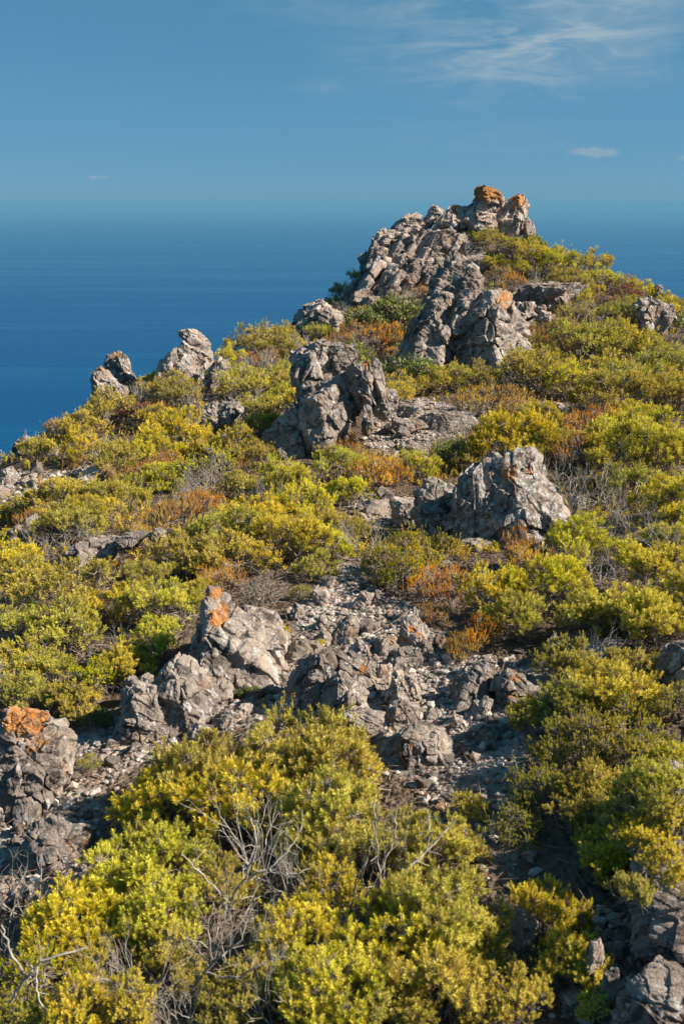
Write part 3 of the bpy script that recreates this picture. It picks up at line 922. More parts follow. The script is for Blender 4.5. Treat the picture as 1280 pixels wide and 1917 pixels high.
rock('box_rock', 'box-shaped stone with a flat tan top left of white-crusted boulder', [
    [(731, 940), (738, 930), (782, 931), (790, 944), (778, 972), (738, 978)]], zone='near', rough=0.6, base=(758, 986))
for poly, lab in [([(792, 1046), (806, 1034), (836, 1038), (842, 1056), (812, 1066)], 'layered grey stone between the tufted shrub and orange heath'),
                  ([(860, 1018), (878, 1006), (918, 1012), (920, 1030), (880, 1034)], 'flat shaded stone under the front of white-crusted boulder'),
                  ([(1064, 956), (1072, 926), (1084, 922), (1096, 940), (1092, 958), (1076, 964)], 'pale stone among dead twigs right of white-crusted boulder')]:
    rock('low_rock', lab, [poly], zone='near', level=5, thick=0.5)
# --- stony step in the path
STEP = [
    ([(532, 1298), (552, 1256), (578, 1226), (602, 1216), (612, 1214), (628, 1240), (634, 1290), (612, 1318), (560, 1326)], 'blue-grey shaded rock at the left end of the stony step', 'near', {}),
    ([(604, 1308), (612, 1276), (630, 1252), (652, 1262), (672, 1280), (690, 1304), (690, 1328), (640, 1332), (612, 1328)], 'white-faced block in the middle of the stony step', 'near', dict(dD=-0.1)),
    ([(630, 1218), (645, 1216), (676, 1226), (704, 1246), (716, 1276), (704, 1292), (680, 1286), (655, 1262), (636, 1244)], 'orange-stained rock ridge crossing the stony step', 'near', dict(lichen=[(680, 1248, 16, 0.6)])),
    ([(652, 1216), (668, 1195), (694, 1208), (702, 1238), (680, 1236)], 'dark knob of rock at the top of the stony step', 'near', {}),
    ([(698, 1216), (704, 1192), (720, 1188), (738, 1191), (746, 1210), (726, 1226)], 'rounded grey stone at the top of the stony step', 'near', {}),
    ([(725, 1242), (737, 1217), (756, 1211), (781, 1213), (790, 1232), (786, 1252), (752, 1258)], 'round pale boulder at the right of the stony step', 'near', {}),
    ([(722, 1300), (732, 1262), (756, 1258), (776, 1264), (784, 1290), (794, 1312), (762, 1322), (730, 1312)], 'pale block below the round pale boulder', 'pale', {}),
    ([(690, 1290), (696, 1262), (712, 1240), (730, 1246), (732, 1270), (720, 1290)], 'pale chunk between white-faced block and round pale boulder', 'pale', {}),
    ([(636, 1346), (650, 1328), (690, 1326), (716, 1336), (716, 1364), (690, 1384), (650, 1374)], 'shaded ledge in front of the white-faced block', 'near', dict(dD=-0.05)),
    ([(718, 1346), (730, 1316), (756, 1308), (786, 1322), (786, 1348), (744, 1358)], 'rust-speckled rock below the pale block', 'near', dict(lichen=[(745, 1330, 12, 0.5)])),
    ([(698, 1398), (712, 1370), (738, 1356), (764, 1358), (768, 1376), (740, 1402), (712, 1408)], 'grey lump at the lower left of the stony step', 'near', {}),
    ([(748, 1412), (758, 1388), (778, 1380), (800, 1384), (808, 1416), (786, 1432), (760, 1430)], 'rounded rock with an orange spot, lowest in the stony step', 'near', dict(lichen=[(770, 1392, 10, 0.7)])),
    ([(752, 1374), (770, 1354), (802, 1350), (830, 1366), (858, 1402), (850, 1424), (812, 1412)], 'sloping grey slab at the lower right of the stony step', 'near', dict(rough=0.7)),
    ([(728, 1404), (742, 1382), (760, 1376), (766, 1392), (748, 1412)], 'pale knob between the grey lump and the orange-spotted rock', 'pale', {}),
    ([(620, 1190), (632, 1166), (654, 1150), (668, 1152), (678, 1172), (672, 1192), (646, 1200)], 'leaning tan stone on the path above the stony step', 'near', dict(rough=0.6)),
    ([(588, 1196), (604, 1180), (624, 1190), (620, 1206), (596, 1208)], 'rounded tan stone left of the leaning tan stone', 'pale', dict(rough=0.6)),
    ([(586, 1168), (598, 1152), (616, 1154), (620, 1168), (604, 1178)], 'flat tan stone above the rounded tan stone on the path', 'near', {}),
    ([(506, 1278), (514, 1262), (532, 1262), (536, 1284), (516, 1292)], 'small tan rock left of the stony step', 'near', {}),
    ([(838, 1302), (852, 1268), (872, 1250), (896, 1240), (924, 1244), (928, 1290), (904, 1314), (866, 1320)], 'smooth pinkish-grey rock right of the path', 'near', dict(rough=0.6)),
    ([(884, 1254), (900, 1230), (926, 1226), (940, 1244), (930, 1262)], 'white crusted knob on top of the pinkish-grey rock', 'pale', dict(dD=0.1)),
    ([(922, 1290), (930, 1264), (950, 1250), (972, 1262), (1008, 1286), (1014, 1302), (990, 1316), (940, 1318)], 'rough rock with rusty hollows right of the pinkish-grey rock', 'near', dict(lichen=[(966, 1266, 14, 0.7), (960, 1304, 12, 0.6)])),
    ([(880, 1336), (888, 1314), (908, 1302), (918, 1314), (916, 1338), (896, 1344)], 'cracked wedge of stone below the pinkish-grey rock', 'near', {}),
    ([(882, 1372), (900, 1356), (926, 1354), (952, 1372), (944, 1390), (902, 1386)], 'dark smooth stone in the shade at the right edge of the path', 'near', dict(rough=0.6)),
    ([(740, 1206), (748, 1172), (766, 1144), (776, 1142), (790, 1164), (802, 1186), (792, 1210), (760, 1216)], 'upright stone dotted with orange lichen beside the path', 'near', dict(lichen=[(768, 1178, 9, 0.9), (752, 1192, 7, 0.9), (756, 1198, 6, 0.9), (784, 1188, 7, 0.8)])),
    ([(810, 1214), (814, 1186), (828, 1182), (838, 1206), (826, 1222)], 'upright stone with an orange face below orange heath', 'near', dict(lichen=[(826, 1200, 12, 0.7)])),
    ([(778, 1220), (790, 1198), (806, 1204), (814, 1220), (796, 1230)], 'grey stone between the two orange-marked upright stones', 'near', {}),
    ([(582, 1118), (590, 1100), (608, 1098), (618, 1116), (602, 1132)], 'bright white block on the left edge of the upper path', 'pale', dict(rough=0.5)),
    ([(656, 1130), (676, 1108), (696, 1112), (692, 1132), (668, 1138)], 'dark stone on the path under the tufted shrub', 'near', {}),
    ([(690, 1128), (704, 1106), (718, 1112), (716, 1130), (700, 1136)], 'grey stone touching the dark stone under the tufted shrub', 'near', {}),
    ([(542, 1148), (552, 1128), (568, 1136), (572, 1152), (554, 1158)], 'grey stone in dry brush left of the path', 'near', {}),
    ([(1026, 1234), (1029, 1196), (1036, 1188), (1052, 1198), (1062, 1226), (1050, 1240)], 'grey upright stone in dry litter right of the path', 'near', dict(rough=0.7)),
    ([(796, 1340), (806, 1324), (826, 1330), (822, 1344), (804, 1348)], 'reddish brown wedge stone beside the rust-speckled rock', 'near', dict(rough=0.6)),
    ([(838, 1352), (850, 1336), (866, 1342), (866, 1356), (848, 1362)], 'bright pale stone in the middle of the gravel', 'pale', {}),
    ([(876, 1420), (884, 1406), (898, 1412), (892, 1426), (880, 1428)], 'pale rounded stone in the shaded gravel', 'pale', {}),
    ([(850, 1400), (860, 1384), (880, 1390), (888, 1402), (868, 1412)], 'brown-grey stone beside the sloping grey slab', 'near', {}),
]
LAND2 = []
for poly, lab, zone, op in STEP:
    op = dict(op)
    rock('path_stone', lab, [(poly, op)], zone=zone, thick=0.52)
    pp = np.asarray(poly, float)
    LAND2.append((pp[:, 0].mean(), pp[:, 1].mean(), np.ptp(pp[:, 0]) / 2, np.ptp(pp[:, 1]) / 2, lab.split(' on the path')[0].split(' in the ')[0].split(' at the ')[0].split(' below the ')[0].split(' between ')[0].split(' beside ')[0].split(' crossing ')[0].split(' right of ')[0].split(' left of ')[0].split(' on top')[0].split(' above ')[0].split(' under ')[0].split(' touching ')[0].split(' on the left')[0]))
LAND += [(660, 1270, 120, 60, 'stony path step'), (880, 1280, 60, 50, 'pinkish-grey path rock'), (770, 1180, 30, 35, 'orange-dotted upright stone')]
# --- corner rocks, lower right
rock('corner_outcrop', 'big pitted grey outcrop in shade at the lower right border', [
    ([(1196, 1560), (1206, 1510), (1228, 1470), (1280, 1424), (1380, 1390), (1560, 1370), (1600, 1500), (1450, 1600), (1300, 1620), (1220, 1600)], dict(D=2.52, thick=0.32)),
    ([(1185, 1740), (1198, 1700), (1222, 1676), (1270, 1670), (1420, 1560), (1580, 1620), (1560, 1780), (1350, 1830), (1190, 1800)], dict(D=2.08, thick=0.3)),
    ([(1180, 1700), (1196, 1610), (1236, 1580), (1330, 1560), (1420, 1640), (1330, 1720), (1200, 1730)], dict(D=2.3, thick=0.3)),
], zone='near', rough=0.8, land='shaded corner outcrop')
rock('corner_rock', 'pale pitted rock lit by the sun in the lower right corner', [
    [(1150, 1900), (1172, 1850), (1206, 1812), (1250, 1808), (1300, 1826), (1330, 1900), (1280, 1960), (1170, 1960)]], zone='near', D=1.85, rough=0.6, thick=0.4, land='pale pitted corner rock')
rock('corner_rock', 'small white rock between foreground bush and corner outcrop', [[(1094, 1796), (1106, 1766), (1124, 1758), (1130, 1792), (1112, 1812)]], zone='pale', D=2.02, thick=0.6)
rock('corner_rock', 'shaded stone low in the gap left of the pale pitted rock', [[(1120, 1860), (1130, 1820), (1156, 1816), (1164, 1850), (1144, 1876)]], zone='near', D=1.93, thick=0.6)
rock('corner_rock', 'small grey rock in the dark gap right of the foreground bush', [[(950, 1772), (960, 1710), (985, 1686), (1004, 1700), (1000, 1764), (975, 1790)]], zone='near', D=2.24, thick=0.6)
rock('border_rock', 'shaded grey rock with yellow tufted shrubs at the right border', [
    [(1222, 1276), (1240, 1222), (1262, 1200), (1300, 1190), (1350, 1230), (1340, 1290), (1250, 1300)]], zone='near', thick=0.5, land='shaded border rock')

# ------------------------------------------------------------------ shrubs
def unit(v):
    return v / (np.linalg.norm(v, axis=-1, keepdims=True) + 1e-9)


def tubes(p0, p1, r0, r1, sides=3):
    n = len(p0)
    ax = unit(p1 - p0)
    ref = np.where(np.abs(ax[:, [2]]) > 0.9, np.array([[1.0, 0, 0]]), np.array([[0, 0, 1.0]]))
    a = unit(np.cross(ax, ref))
    b = np.cross(ax, a)
    V = np.zeros((n, 2 * sides, 3))
    r0 = np.broadcast_to(r0, (n,))[:, None]
    r1 = np.broadcast_to(r1, (n,))[:, None]
    for k in range(sides):
        t = 2 * math.pi * k / sides
        d = a * math.cos(t) + b * math.sin(t)
        V[:, k] = p0 + d * r0
        V[:, sides + k] = p1 + d * r1
    base = (np.arange(n) * 2 * sides)[:, None]
    F = np.concatenate([base + np.array([[k, (k + 1) % sides, sides + (k + 1) % sides, sides + k]]) for k in range(sides)])
    return V.reshape(-1, 3), F


def needles(org, axis, tint0, L, N, length, width, phi0, phi1, rs, start=0.25, flat=0.0, jit=0.25):
    """N leaves round each sprig axis: diamond-shaped, spread phi0 (low) to phi1 (tip)"""
    S = len(org)
    ref = np.where(np.abs(axis[:, [2]]) > 0.9, np.array([[1.0, 0, 0]]), np.array([[0, 0, 1.0]]))
    a = unit(np.cross(axis, ref))
    b = np.cross(axis, a)
    j = (np.arange(N) + 0.5) / N
    jj = np.broadcast_to(j, (S, N)) + rs.uniform(-0.5, 0.5, (S, N)) / N
    az = np.arange(N)[None, :] * 2.39996 + rs.uniform(0, 6.28, (S, 1)) + rs.normal(0, 0.2, (S, N))
    phi = phi0 + (phi1 - phi0) * jj + rs.normal(0, jit, (S, N))
    Ls = np.broadcast_to(np.asarray(L), (S,))[:, None]
    pos = org[:, None] + axis[:, None] * (Ls * (start + (1 - start) * jj))[..., None]
    rad = a[:, None] * np.cos(az)[..., None] + b[:, None] * np.sin(az)[..., None]
    d = unit(axis[:, None] * np.cos(phi)[..., None] + rad * np.sin(phi)[..., None])
    side = unit(np.cross(d, axis[:, None] + 0.01))
    ln = (length * rs.uniform(0.75, 1.2, (S, N)))[..., None]
    wd = (width * rs.uniform(0.8, 1.2, (S, N)))[..., None]
    up = np.cross(side, d)
    mid = pos + d * ln * 0.55 + up * ln * 0.05
    V = np.stack([pos, mid - side * wd / 2, pos + d * ln - up * ln * 0.06, mid + side * wd / 2], 2).reshape(-1, 3)
    n = S * N
    F = (np.arange(n) * 4)[:, None] + np.arange(4)[None]
    A = np.repeat(rs.rand(S), N * 4)
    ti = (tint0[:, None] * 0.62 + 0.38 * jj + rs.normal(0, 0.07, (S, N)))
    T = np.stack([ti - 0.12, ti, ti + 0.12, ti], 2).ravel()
    return V, F, np.clip(T, 0, 1), A


KIND = {
    # sprigs, clumps, crown radius, height, sprig length, needles, leaf length, leaf width, spread low/tip, upright, shell
    'needle': dict(S=620, K=19, R=0.45, H=0.50, L=0.075, N=40, ln=0.031, wd=0.0044, f0=1.15, f1=0.30, up=0.75, rc=(0.20, 0.33)),
    'heath': dict(S=430, K=15, R=0.40, H=0.42, L=0.10, N=46, ln=0.014, wd=0.005, f0=1.15, f1=0.55, up=1.15, rc=(0.24, 0.38)),
    'tuft': dict(S=470, K=13, R=0.40, H=0.44, L=0.048, N=46, ln=0.0145, wd=0.0046, f0=1.35, f1=0.45, up=0.9, rc=(0.30, 0.44)),
    'broad': dict(S=560, K=15, R=0.45, H=0.50, L=0.07, N=10, ln=0.034, wd=0.014, f0=1.2, f1=0.5, up=0.5, rc=(0.28, 0.42)),
    'red': dict(S=420, K=13, R=0.40, H=0.34, L=0.06, N=12, ln=0.022, wd=0.010, f0=1.2, f1=0.5, up=0.8, rc=(0.26, 0.40)),
}


def make_shrub(kd, lod, seed):
    k = dict(KIND[kd])
    rs = np.random.RandomState(seed)
    fN, fW, fL, fS = {0: (1.1, 1.08, 1.15, 1.0), 1: (0.56, 1.55, 1.15, 0.82), 2: (0.3, 2.2, 1.45, 0.62)}[lod]
    N = max(5, int(k['N'] * fN))
    S = int(k['S'] * fS)
    K, Rr, H = k['K'] + rs.randint(-4, 5), k['R'], k['H']
    az = rs.uniform(0, 6.283, K)
    rad = np.sqrt((np.arange(K) + 0.3) / K) * 0.80 * Rr
    az = np.arange(K) * 2.39996 + rs.normal(0, 0.35, K)
    rad = rad * rs.uniform(0.82, 1.22, K)
    cz = H * (0.34 + 0.40 * np.maximum(0.15, 1 - (rad / Rr) ** 2)) * rs.uniform(0.55, 1.32, K)
    cc = np.stack([rad * np.cos(az), rad * np.sin(az), cz], 1)
    rc = Rr * rs.uniform(*k['rc'], K)
    ci = rs.choice(K, S, p=rc ** 2 / (rc ** 2).sum())
    outw = unit(cc * np.array([1, 1, 0.0]) + 1e-6)
    d = unit(rs.normal(size=(S, 3)) + np.array([0, 0, 0.55]) + 0.55 * outw[ci])
    org = cc[ci] + d * (rc[ci] * rs.uniform(0.55, 1.0, S))[:, None] * np.array([1, 1, 0.8])
    org[:, 2] = np.maximum(org[:, 2], 0.02)
    axis = unit(d * 0.75 + np.array([0, 0, k['up']]) + rs.normal(0, 0.22, (S, 3)))
    ct = rs.uniform(0.0, 1.0, K)
    tint0 = np.clip(0.6 * ct[ci] + 0.4 * rs.uniform(0, 1, S), 0, 1)
    L = k['L'] * rs.uniform(0.65, 1.25, S)
    lead = rs.rand(S) < 0.09                           # odd shoots standing clear of the crown
    org = org + (unit(d + np.array([0, 0, 0.8])) * (lead * rs.uniform(0.03, 0.11, S))[:, None])
    lean = rs.normal(0, 0.16, 2)
    org[:, :2] += lean * org[:, [2]]
    cc[:, :2] += lean * cc[:, [2]]
    org = org - axis * (L * 0.5)[:, None]
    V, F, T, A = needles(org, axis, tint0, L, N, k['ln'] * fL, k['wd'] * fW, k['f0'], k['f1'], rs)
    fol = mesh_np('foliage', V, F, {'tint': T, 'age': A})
    # stems: a woody base, curved limbs to each clump, twigs to each sprig
    b0 = np.stack([rs.normal(0, 0.03, K), rs.normal(0, 0.03, K), np.full(K, -0.14)], 1)
    mid = b0 * 0.5 + cc * 0.5 + np.stack([cc[:, 0] * 0.18, cc[:, 1] * 0.18, -0.1 * H + 0 * cc[:, 2]], 1)
    tw = {0: 1.0, 1: 1.3, 2: 1.9}[lod]
    parts = [tubes(b0, mid, 0.011, 0.008, 5), tubes(mid, cc, 0.008, 0.0045, 5)]
    j = cc[ci] + (org - cc[ci]) * 0.45 + rs.normal(0, 0.012, (S, 3))
    parts += [tubes(cc[ci], j, 0.0038 * tw, 0.0026 * tw, 3), tubes(j, org + axis * (L * 0.6)[:, None], 0.0026 * tw, 0.0014 * tw, 3)]
    # bare dead twigs low in the shrub
    nb = int(190 * fS)
    q = rs.randint(0, K, nb)
    e = unit(rs.normal(size=(nb, 3)) + outw[q] * 0.7 + np.array([0, 0, 0.35]))
    s0 = mid[q] * 0.6 + cc[q] * 0.4
    parts.append(tubes(s0, s0 + e * rs.uniform(0.08, 0.27, nb)[:, None], 0.0034 * tw, 0.0015 * tw, 3))
    Vs, Fs, o = [], [], 0
    for a, f in parts:
        Vs.append(a)
        Fs.append(f + o)
        o += len(a)
    st = mesh_np('stems', np.concatenate(Vs), np.concatenate(Fs))
    return fol, st


def make_dead(lod, seed):
    rs = random.Random(seed)
    P0, P1, R0, R1 = [], [], [], []
    tw = {0: 1.0, 1: 1.35, 2: 2.0}[lod]
    depth = {0: 5, 1: 5, 2: 4}[lod]

    def grow(p, d, ln, r, dep):
        n = 2
        for _ in range(n):
            d = (d + Vector((rs.gauss(0, .22), rs.gauss(0, .22), rs.gauss(0.06, .18)))).normalized()
            q = p + d * ln / n
            P0.append(p[:]); P1.append(q[:]); R0.append(r * tw); R1.append(r * 0.82 * tw)
            p = q
            r *= 0.82
        if dep == 0:
            return
        for _ in range(rs.choice((2, 2, 3))):
            e = (d + Vector((rs.gauss(0, .55), rs.gauss(0, .55), rs.gauss(0.1, .4)))).normalized()
            grow(p, e, ln * rs.uniform(.58, .85), r * 0.8, dep - 1)
    for k in range(9):
        a = k * 2.4 + rs.uniform(-.4, .4)
        t = rs.uniform(.45, 1.15)
        d = Vector((math.cos(a) * math.sin(t), math.sin(a) * math.sin(t), math.cos(t)))
        grow(Vector((0.02 * math.cos(a), 0.02 * math.sin(a), -0.12)), d, rs.uniform(.15, .22), rs.uniform(.006, .009), depth - 1)
    V, F = tubes(np.array(P0), np.array(P1), np.array(R0), np.array(R1), 4)
    V = np.asarray(V)
    s = 0.42 / np.percentile(np.hypot(V[:, 0], V[:, 1]), 97)
    V[:, :2] *= s
    V[:, 2] *= 0.42 / np.percentile(V[:, 2], 98)
    return mesh_np('dead_twigs', V, F)


NPROTO = {'needle': (5, 6, 5), 'heath': (3, 4, 4), 'tuft': (3, 3, 3), 'broad': (1, 2, 2), 'red': (1, 2, 2)}
PROTO = {}
for kd, cnt in NPROTO.items():
    for lod in range(3):
        PROTO[kd, lod] = [make_shrub(kd, lod, 1000 * lod + 37 * i + 7919 * len(kd) + ord(kd[0])) for i in range(cnt[lod])]
for lod in range(3):
    PROTO['dead', lod] = [make_dead(lod, 50 + 10 * lod + i) for i in range(4)]
for (kd, lod), lst in PROTO.items():
    for it in lst:
        if kd == 'dead':
            it.materials.append(MAT_DEAD)
        else:
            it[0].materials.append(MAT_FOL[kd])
            it[1].materials.append(MAT_TWIG)
CROWN = {'needle': (0.47, 0.52), 'heath': (0.42, 0.46), 'tuft': (0.42, 0.46), 'broad': (0.47, 0.52), 'red': (0.42, 0.36), 'dead': (0.42, 0.42)}


def solve(px, py, w, kd, asp):
    """crown centre seen at (px,py), w pixels wide -> foot on the ground, scale"""
    v = (CY - py) / FPX
    t = _Dm / (CT + v * ST)
    x = (px - CX) / FPX * t
    z = t * (v * CT - ST)
    g = terrain(x, _Dm)
    cr, ch = CROWN[kd]
    sc = w * t / FPX / 2 / cr
    f = (z - g) - 0.52 * ch * sc * asp
    k = np.nonzero(f < 0)[0]
    if len(k) == 0:
        k = int(np.argmin(f))
        if _Dm[k] > 40:
            return None
    else:
        k = k[0]
    return x[k], _Dm[k], g[k], sc[k]


SHRUBS = []          # (x, y, z, scale, kind, aspect, px, py)


def shrub(px, py, w, kd, asp=1.0):
    r = solve(px, py, w, kd, asp)
    if r is None:
        return
    SHRUBS.append((r[0], r[1], r[2], r[3], kd, asp, px, py))


N_, H_, T_, D_, B_, R_ = 'needle', 'heath', 'tuft', 'dead', 'broad', 'red'
for a in [
    # foreground bush
    (370, 1440, 250, N_), (540, 1400, 270, N_), (290, 1500, 200, N_), (640, 1440, 210, N_), (460, 1490, 230, N_), (240, 1620, 240, N_), (160, 1720, 220, N_), (330, 1590, 200, N_),
    (480, 1580, 260, D_, 1.4), (590, 1530, 230, N_), (690, 1560, 210, N_), (790, 1580, 190, N_), (720, 1600, 260, D_, 1.4), (845, 1690, 230, N_, 1.15), (700, 1770, 240, N_), (570, 1740, 190, N_),
    (420, 1730, 260, D_, 1.4), (330, 1700, 190, N_), (640, 1860, 250, N_), (800, 1830, 230, N_), (1030, 1710, 150, N_, 1.3), (1055, 1810, 150, N_, 1.2), (950, 1880, 150, N_),
    (60, 1850, 190, T_), (40, 1790, 160, D_), (250, 1810, 230, D_, 1.4), (160, 1880, 170, N_), (520, 1840, 220, D_, 1.4), (440, 1890, 150, N_), (1225, 1905, 110, N_), (885, 1510, 80, N_), (340, 1890, 170, D_),
    (570, 1630, 200, D_, 1.4), (420, 1640, 150, N_), (620, 1660, 150, N_), (230, 1740, 170, N_), (1110, 1890, 90, N_), (880, 1790, 160, N_), (760, 1700, 150, N_),
    (300, 1770, 120, N_), (450, 1835, 120, N_), (240, 1880, 130, N_), (530, 1790, 110, N_), (360, 1830, 100, N_), (150, 1800, 110, N_), (100, 1760, 110, N_), (580, 1900, 130, N_), (720, 1890, 150, N_), (900, 1860, 120, N_), (20, 1900, 120, N_),
    # right of the path
    (1130, 1280, 190, N_), (1055, 1235, 110, N_, 1.2), (1190, 1250, 120, N_), (1010, 1335, 110, N_), (1080, 1320, 150, N_), (1100, 1390, 170, T_), (1200, 1390, 160, T_), (1095, 1470, 150, N_),
    (1120, 1580, 130, N_), (1255, 1430, 110, N_), (1170, 1530, 150, N_), (1240, 1510, 130, N_), (1215, 1600, 110, N_), (1250, 1240, 90, T_), (1270, 1660, 60, N_), (1195, 1655, 100, N_), (1150, 1620, 110, N_), (1010, 1480, 150, T_), (970, 1550, 110, T_), (1240, 1160, 170, N_), (1265, 1310, 100, T_), (1170, 1330, 120, T_), (1050, 1420, 110, T_), (1080, 1520, 130, N_),
    (1235, 1075, 190, N_), (1185, 1130, 150, N_), (1255, 1010, 110, N_), (1030, 1090, 190, N_), (930, 1110, 160, N_), (1100, 1140, 140, N_), (980, 1150, 150, N_), (825, 1090, 130, H_), (975, 1030, 100, H_, 1.2),
    (1130, 1000, 170, D_), (1110, 1060, 140, D_), (1190, 960, 160, D_), (735, 1050, 135, T_), (790, 1032, 125, T_), (755, 1075, 110, T_), (852, 1028, 60, H_), (862, 1210, 70, H_, 1.2), (908, 1185, 90, H_, 1.2), (1000, 1050, 110, H_),
    (1085, 905, 170, D_), (1040, 870, 110, D_), (1150, 920, 130, D_), (1080, 1010, 110, D_),
    (945, 820, 190, N_), (850, 848, 95, B_), (890, 855, 85, N_), (1225, 850, 190, N_), (1150, 840, 130, N_), (1250, 930, 140, N_), (1140, 785, 110, H_), (1090, 800, 90, H_), (985, 770, 110, H_),
    (925, 750, 110, H_), (880, 745, 80, H_), (1040, 830, 130, N_), (1190, 790, 120, N_), (1000, 840, 110, N_), (1080, 840, 120, H_), (1190, 900, 120, N_),
    (762, 698, 105, B_), (850, 705, 95, N_), (810, 715, 80, N_), (900, 705, 90, N_), (1000, 690, 150, N_), (1060, 715, 110, N_), (1130, 735, 170, N_), (1100, 640, 160, N_), (1165, 640, 130, N_), (1200, 720, 150, N_),
    (1265, 740, 130, N_), (1240, 680, 120, N_), (1150, 590, 100, N_), (1100, 595, 110, D_), (1075, 560, 80, N_), (1130, 565, 50, R_), (1180, 555, 60, R_), (1230, 655, 90, N_), (1265, 605, 60, B_), (1040, 650, 80, H_),
    (960, 660, 70, N_), (1000, 630, 60, H_), (1050, 620, 90, H_), (1140, 690, 110, N_),
    # summit slope
    (905, 447, 60, N_), (955, 462, 80, N_), (1005, 478, 90, N_), (1050, 490, 90, N_), (1105, 490, 80, N_), (1010, 520, 70, D_), (940, 515, 60, H_), (1060, 520, 80, N_), (1130, 520, 80, N_), (1170, 525, 60, H_), (1200, 540, 60, N_), (975, 500, 60, N_),
    (885, 440, 40, N_), (985, 462, 60, B_), (1240, 550, 50, N_), (1270, 560, 50, N_), (1150, 540, 60, R_), (930, 490, 50, N_), (960, 530, 60, H_), (1195, 570, 60, N_),
    (780, 520, 36, R_), (785, 545, 40, H_), (735, 535, 46, H_), (720, 525, 30, R_), (760, 545, 46, D_), (770, 492, 40, D_), (850, 470, 40, D_), (700, 575, 50, D_), (680, 590, 50, H_),
    # left of the crag
    (745, 585, 105, B_), (700, 600, 90, B_), (670, 622, 80, H_), (715, 635, 100, H_), (640, 640, 70, H_), (660, 665, 90, B_), (735, 640, 70, B_), (670, 500, 40, N_), (640, 530, 50, N_), (620, 550, 44, N_),
    (545, 605, 70, N_), (475, 635, 120, N_), (490, 675, 110, D_), (430, 650, 80, N_), (285, 668, 60, N_, 1.1), (328, 645, 36, N_), (520, 645, 80, N_), (525, 700, 90, N_), (520, 745, 90, N_), (460, 690, 90, D_),
    (205, 760, 110, N_), (330, 810, 140, N_), (150, 790, 90, N_), (285, 770, 80, R_), (240, 775, 55, R_), (330, 735, 90, N_), (110, 800, 55, H_), (155, 835, 110, N_), (78, 845, 80, N_), (440, 830, 110, N_),
    (500, 800, 90, N_), (365, 735, 80, D_), (420, 705, 80, N_), (440, 770, 90, D_), (220, 860, 110, N_), (270, 730, 70, D_), (290, 840, 110, N_), (395, 840, 90, N_), (480, 760, 80, N_),
    (175, 735, 30, D_), (60, 820, 50, D_), (310, 690, 40, D_), (250, 700, 34, N_),
    # left middle slope
    (450, 915, 95, N_), (530, 890, 105, N_), (350, 925, 150, D_), (310, 960, 120, H_), (400, 885, 120, D_), (235, 925, 110, N_), (170, 960, 130, N_), (120, 925, 90, H_), (300, 890, 100, N_), (575, 950, 150, N_),
    (430, 1000, 170, N_), (620, 985, 110, N_), (520, 1010, 170, N_), (345, 1040, 150, N_), (50, 1090, 150, N_), (30, 1250, 150, N_), (120, 1180, 170, N_), (220, 1130, 130, N_), (310, 1130, 150, N_), (30, 1170, 120, N_),
    (215, 1215, 150, D_), (200, 1060, 70, H_, 1.1), (90, 1020, 120, D_), (420, 1075, 100, H_), (490, 1095, 120, D_), (562, 1110, 50, T_), (524, 1190, 55, N_), (695, 880, 100, H_), (730, 890, 70, H_), (630, 865, 110, N_),
    (645, 830, 60, H_, 1.2), (150, 1305, 110, N_), (175, 1350, 60, B_), (165, 1432, 50, T_), (590, 890, 90, D_), (660, 920, 90, N_), (60, 970, 90, H_), (20, 960, 70, N_), (270, 1000, 90, H_), (250, 1240, 120, N_), (300, 1190, 130, N_),
    (90, 1250, 120, N_), (390, 940, 110, H_), (480, 850, 90, N_), (20, 1010, 70, N_), (140, 1080, 90, D_), (275, 1080, 110, N_), (590, 1060, 90, N_), (370, 1110, 90, N_), (60, 1300, 110, N_), (200, 1270, 110, T_),
    (775, 797, 36, T_), (690, 690, 60, N_), (430, 1260, 40, B_), (460, 1290, 46, B_), (600, 1205, 26, N_),
]:
    shrub(*a)

# shrubs rooted in the joints of the corner outcrop
for px, py, D, w in ((1222, 1475, 2.36, 150), (1262, 1530, 2.30, 110), (1196, 1560, 2.28, 120), (1246, 1625, 2.08, 110), (1180, 1655, 2.05, 90)):
    c = P(px, py, D)
    sc = w * (c @ FWD) / FPX / 2 / 0.47
    SHRUBS.append((c[0], c[1], c[2] - 0.52 * 0.52 * sc, sc, N_, 1.0, px, py))

# fill the slope between them, denser scrub, kinds by patch
rs = np.random.RandomState(21)
cand = []
while len(cand) < 9000:
    y = rs.uniform(2.2, 34)
    x = rs.uniform(-0.40, 0.40) * (y + 1.0)
    cand.append((x, y))
cand = np.array(cand)
cz = terrain(cand[:, 0], cand[:, 1])
cpx, _ = to_px(np.stack([cand[:, 0], cand[:, 1], cz + 0.2], 1))
gpx, _ = to_px(np.stack([cand[:, 0], cand[:, 1], cz], 1))
bm_ = bare_mask(gpx[:, 0], gpx[:, 1])
rock_in = np.zeros(len(cand), bool)
for poly, D in ROCK_POLYS:
    pl = np.asarray(poly, float)
    c0 = pl.mean(0)
    big = c0 + (pl - c0) * 1.08
    near = inpoly(cpx[:, 0], cpx[:, 1], big) & (cand[:, 1] < D + 1.2)
    wv = np.ptp(pl[:, 0]) * D / FPX * 0.5 + 0.12
    cx_ = P(c0[0], c0[1], D)
    near |= (np.abs(cand[:, 0] - cx_[0]) < wv) & (np.abs(cand[:, 1] - D) < wv)
    rock_in |= near
patch = fbm(np.stack([cand[:, 0] * 0.33, cand[:, 1] * 0.33, np.zeros(len(cand))], 1), 3)
n_fill = 0
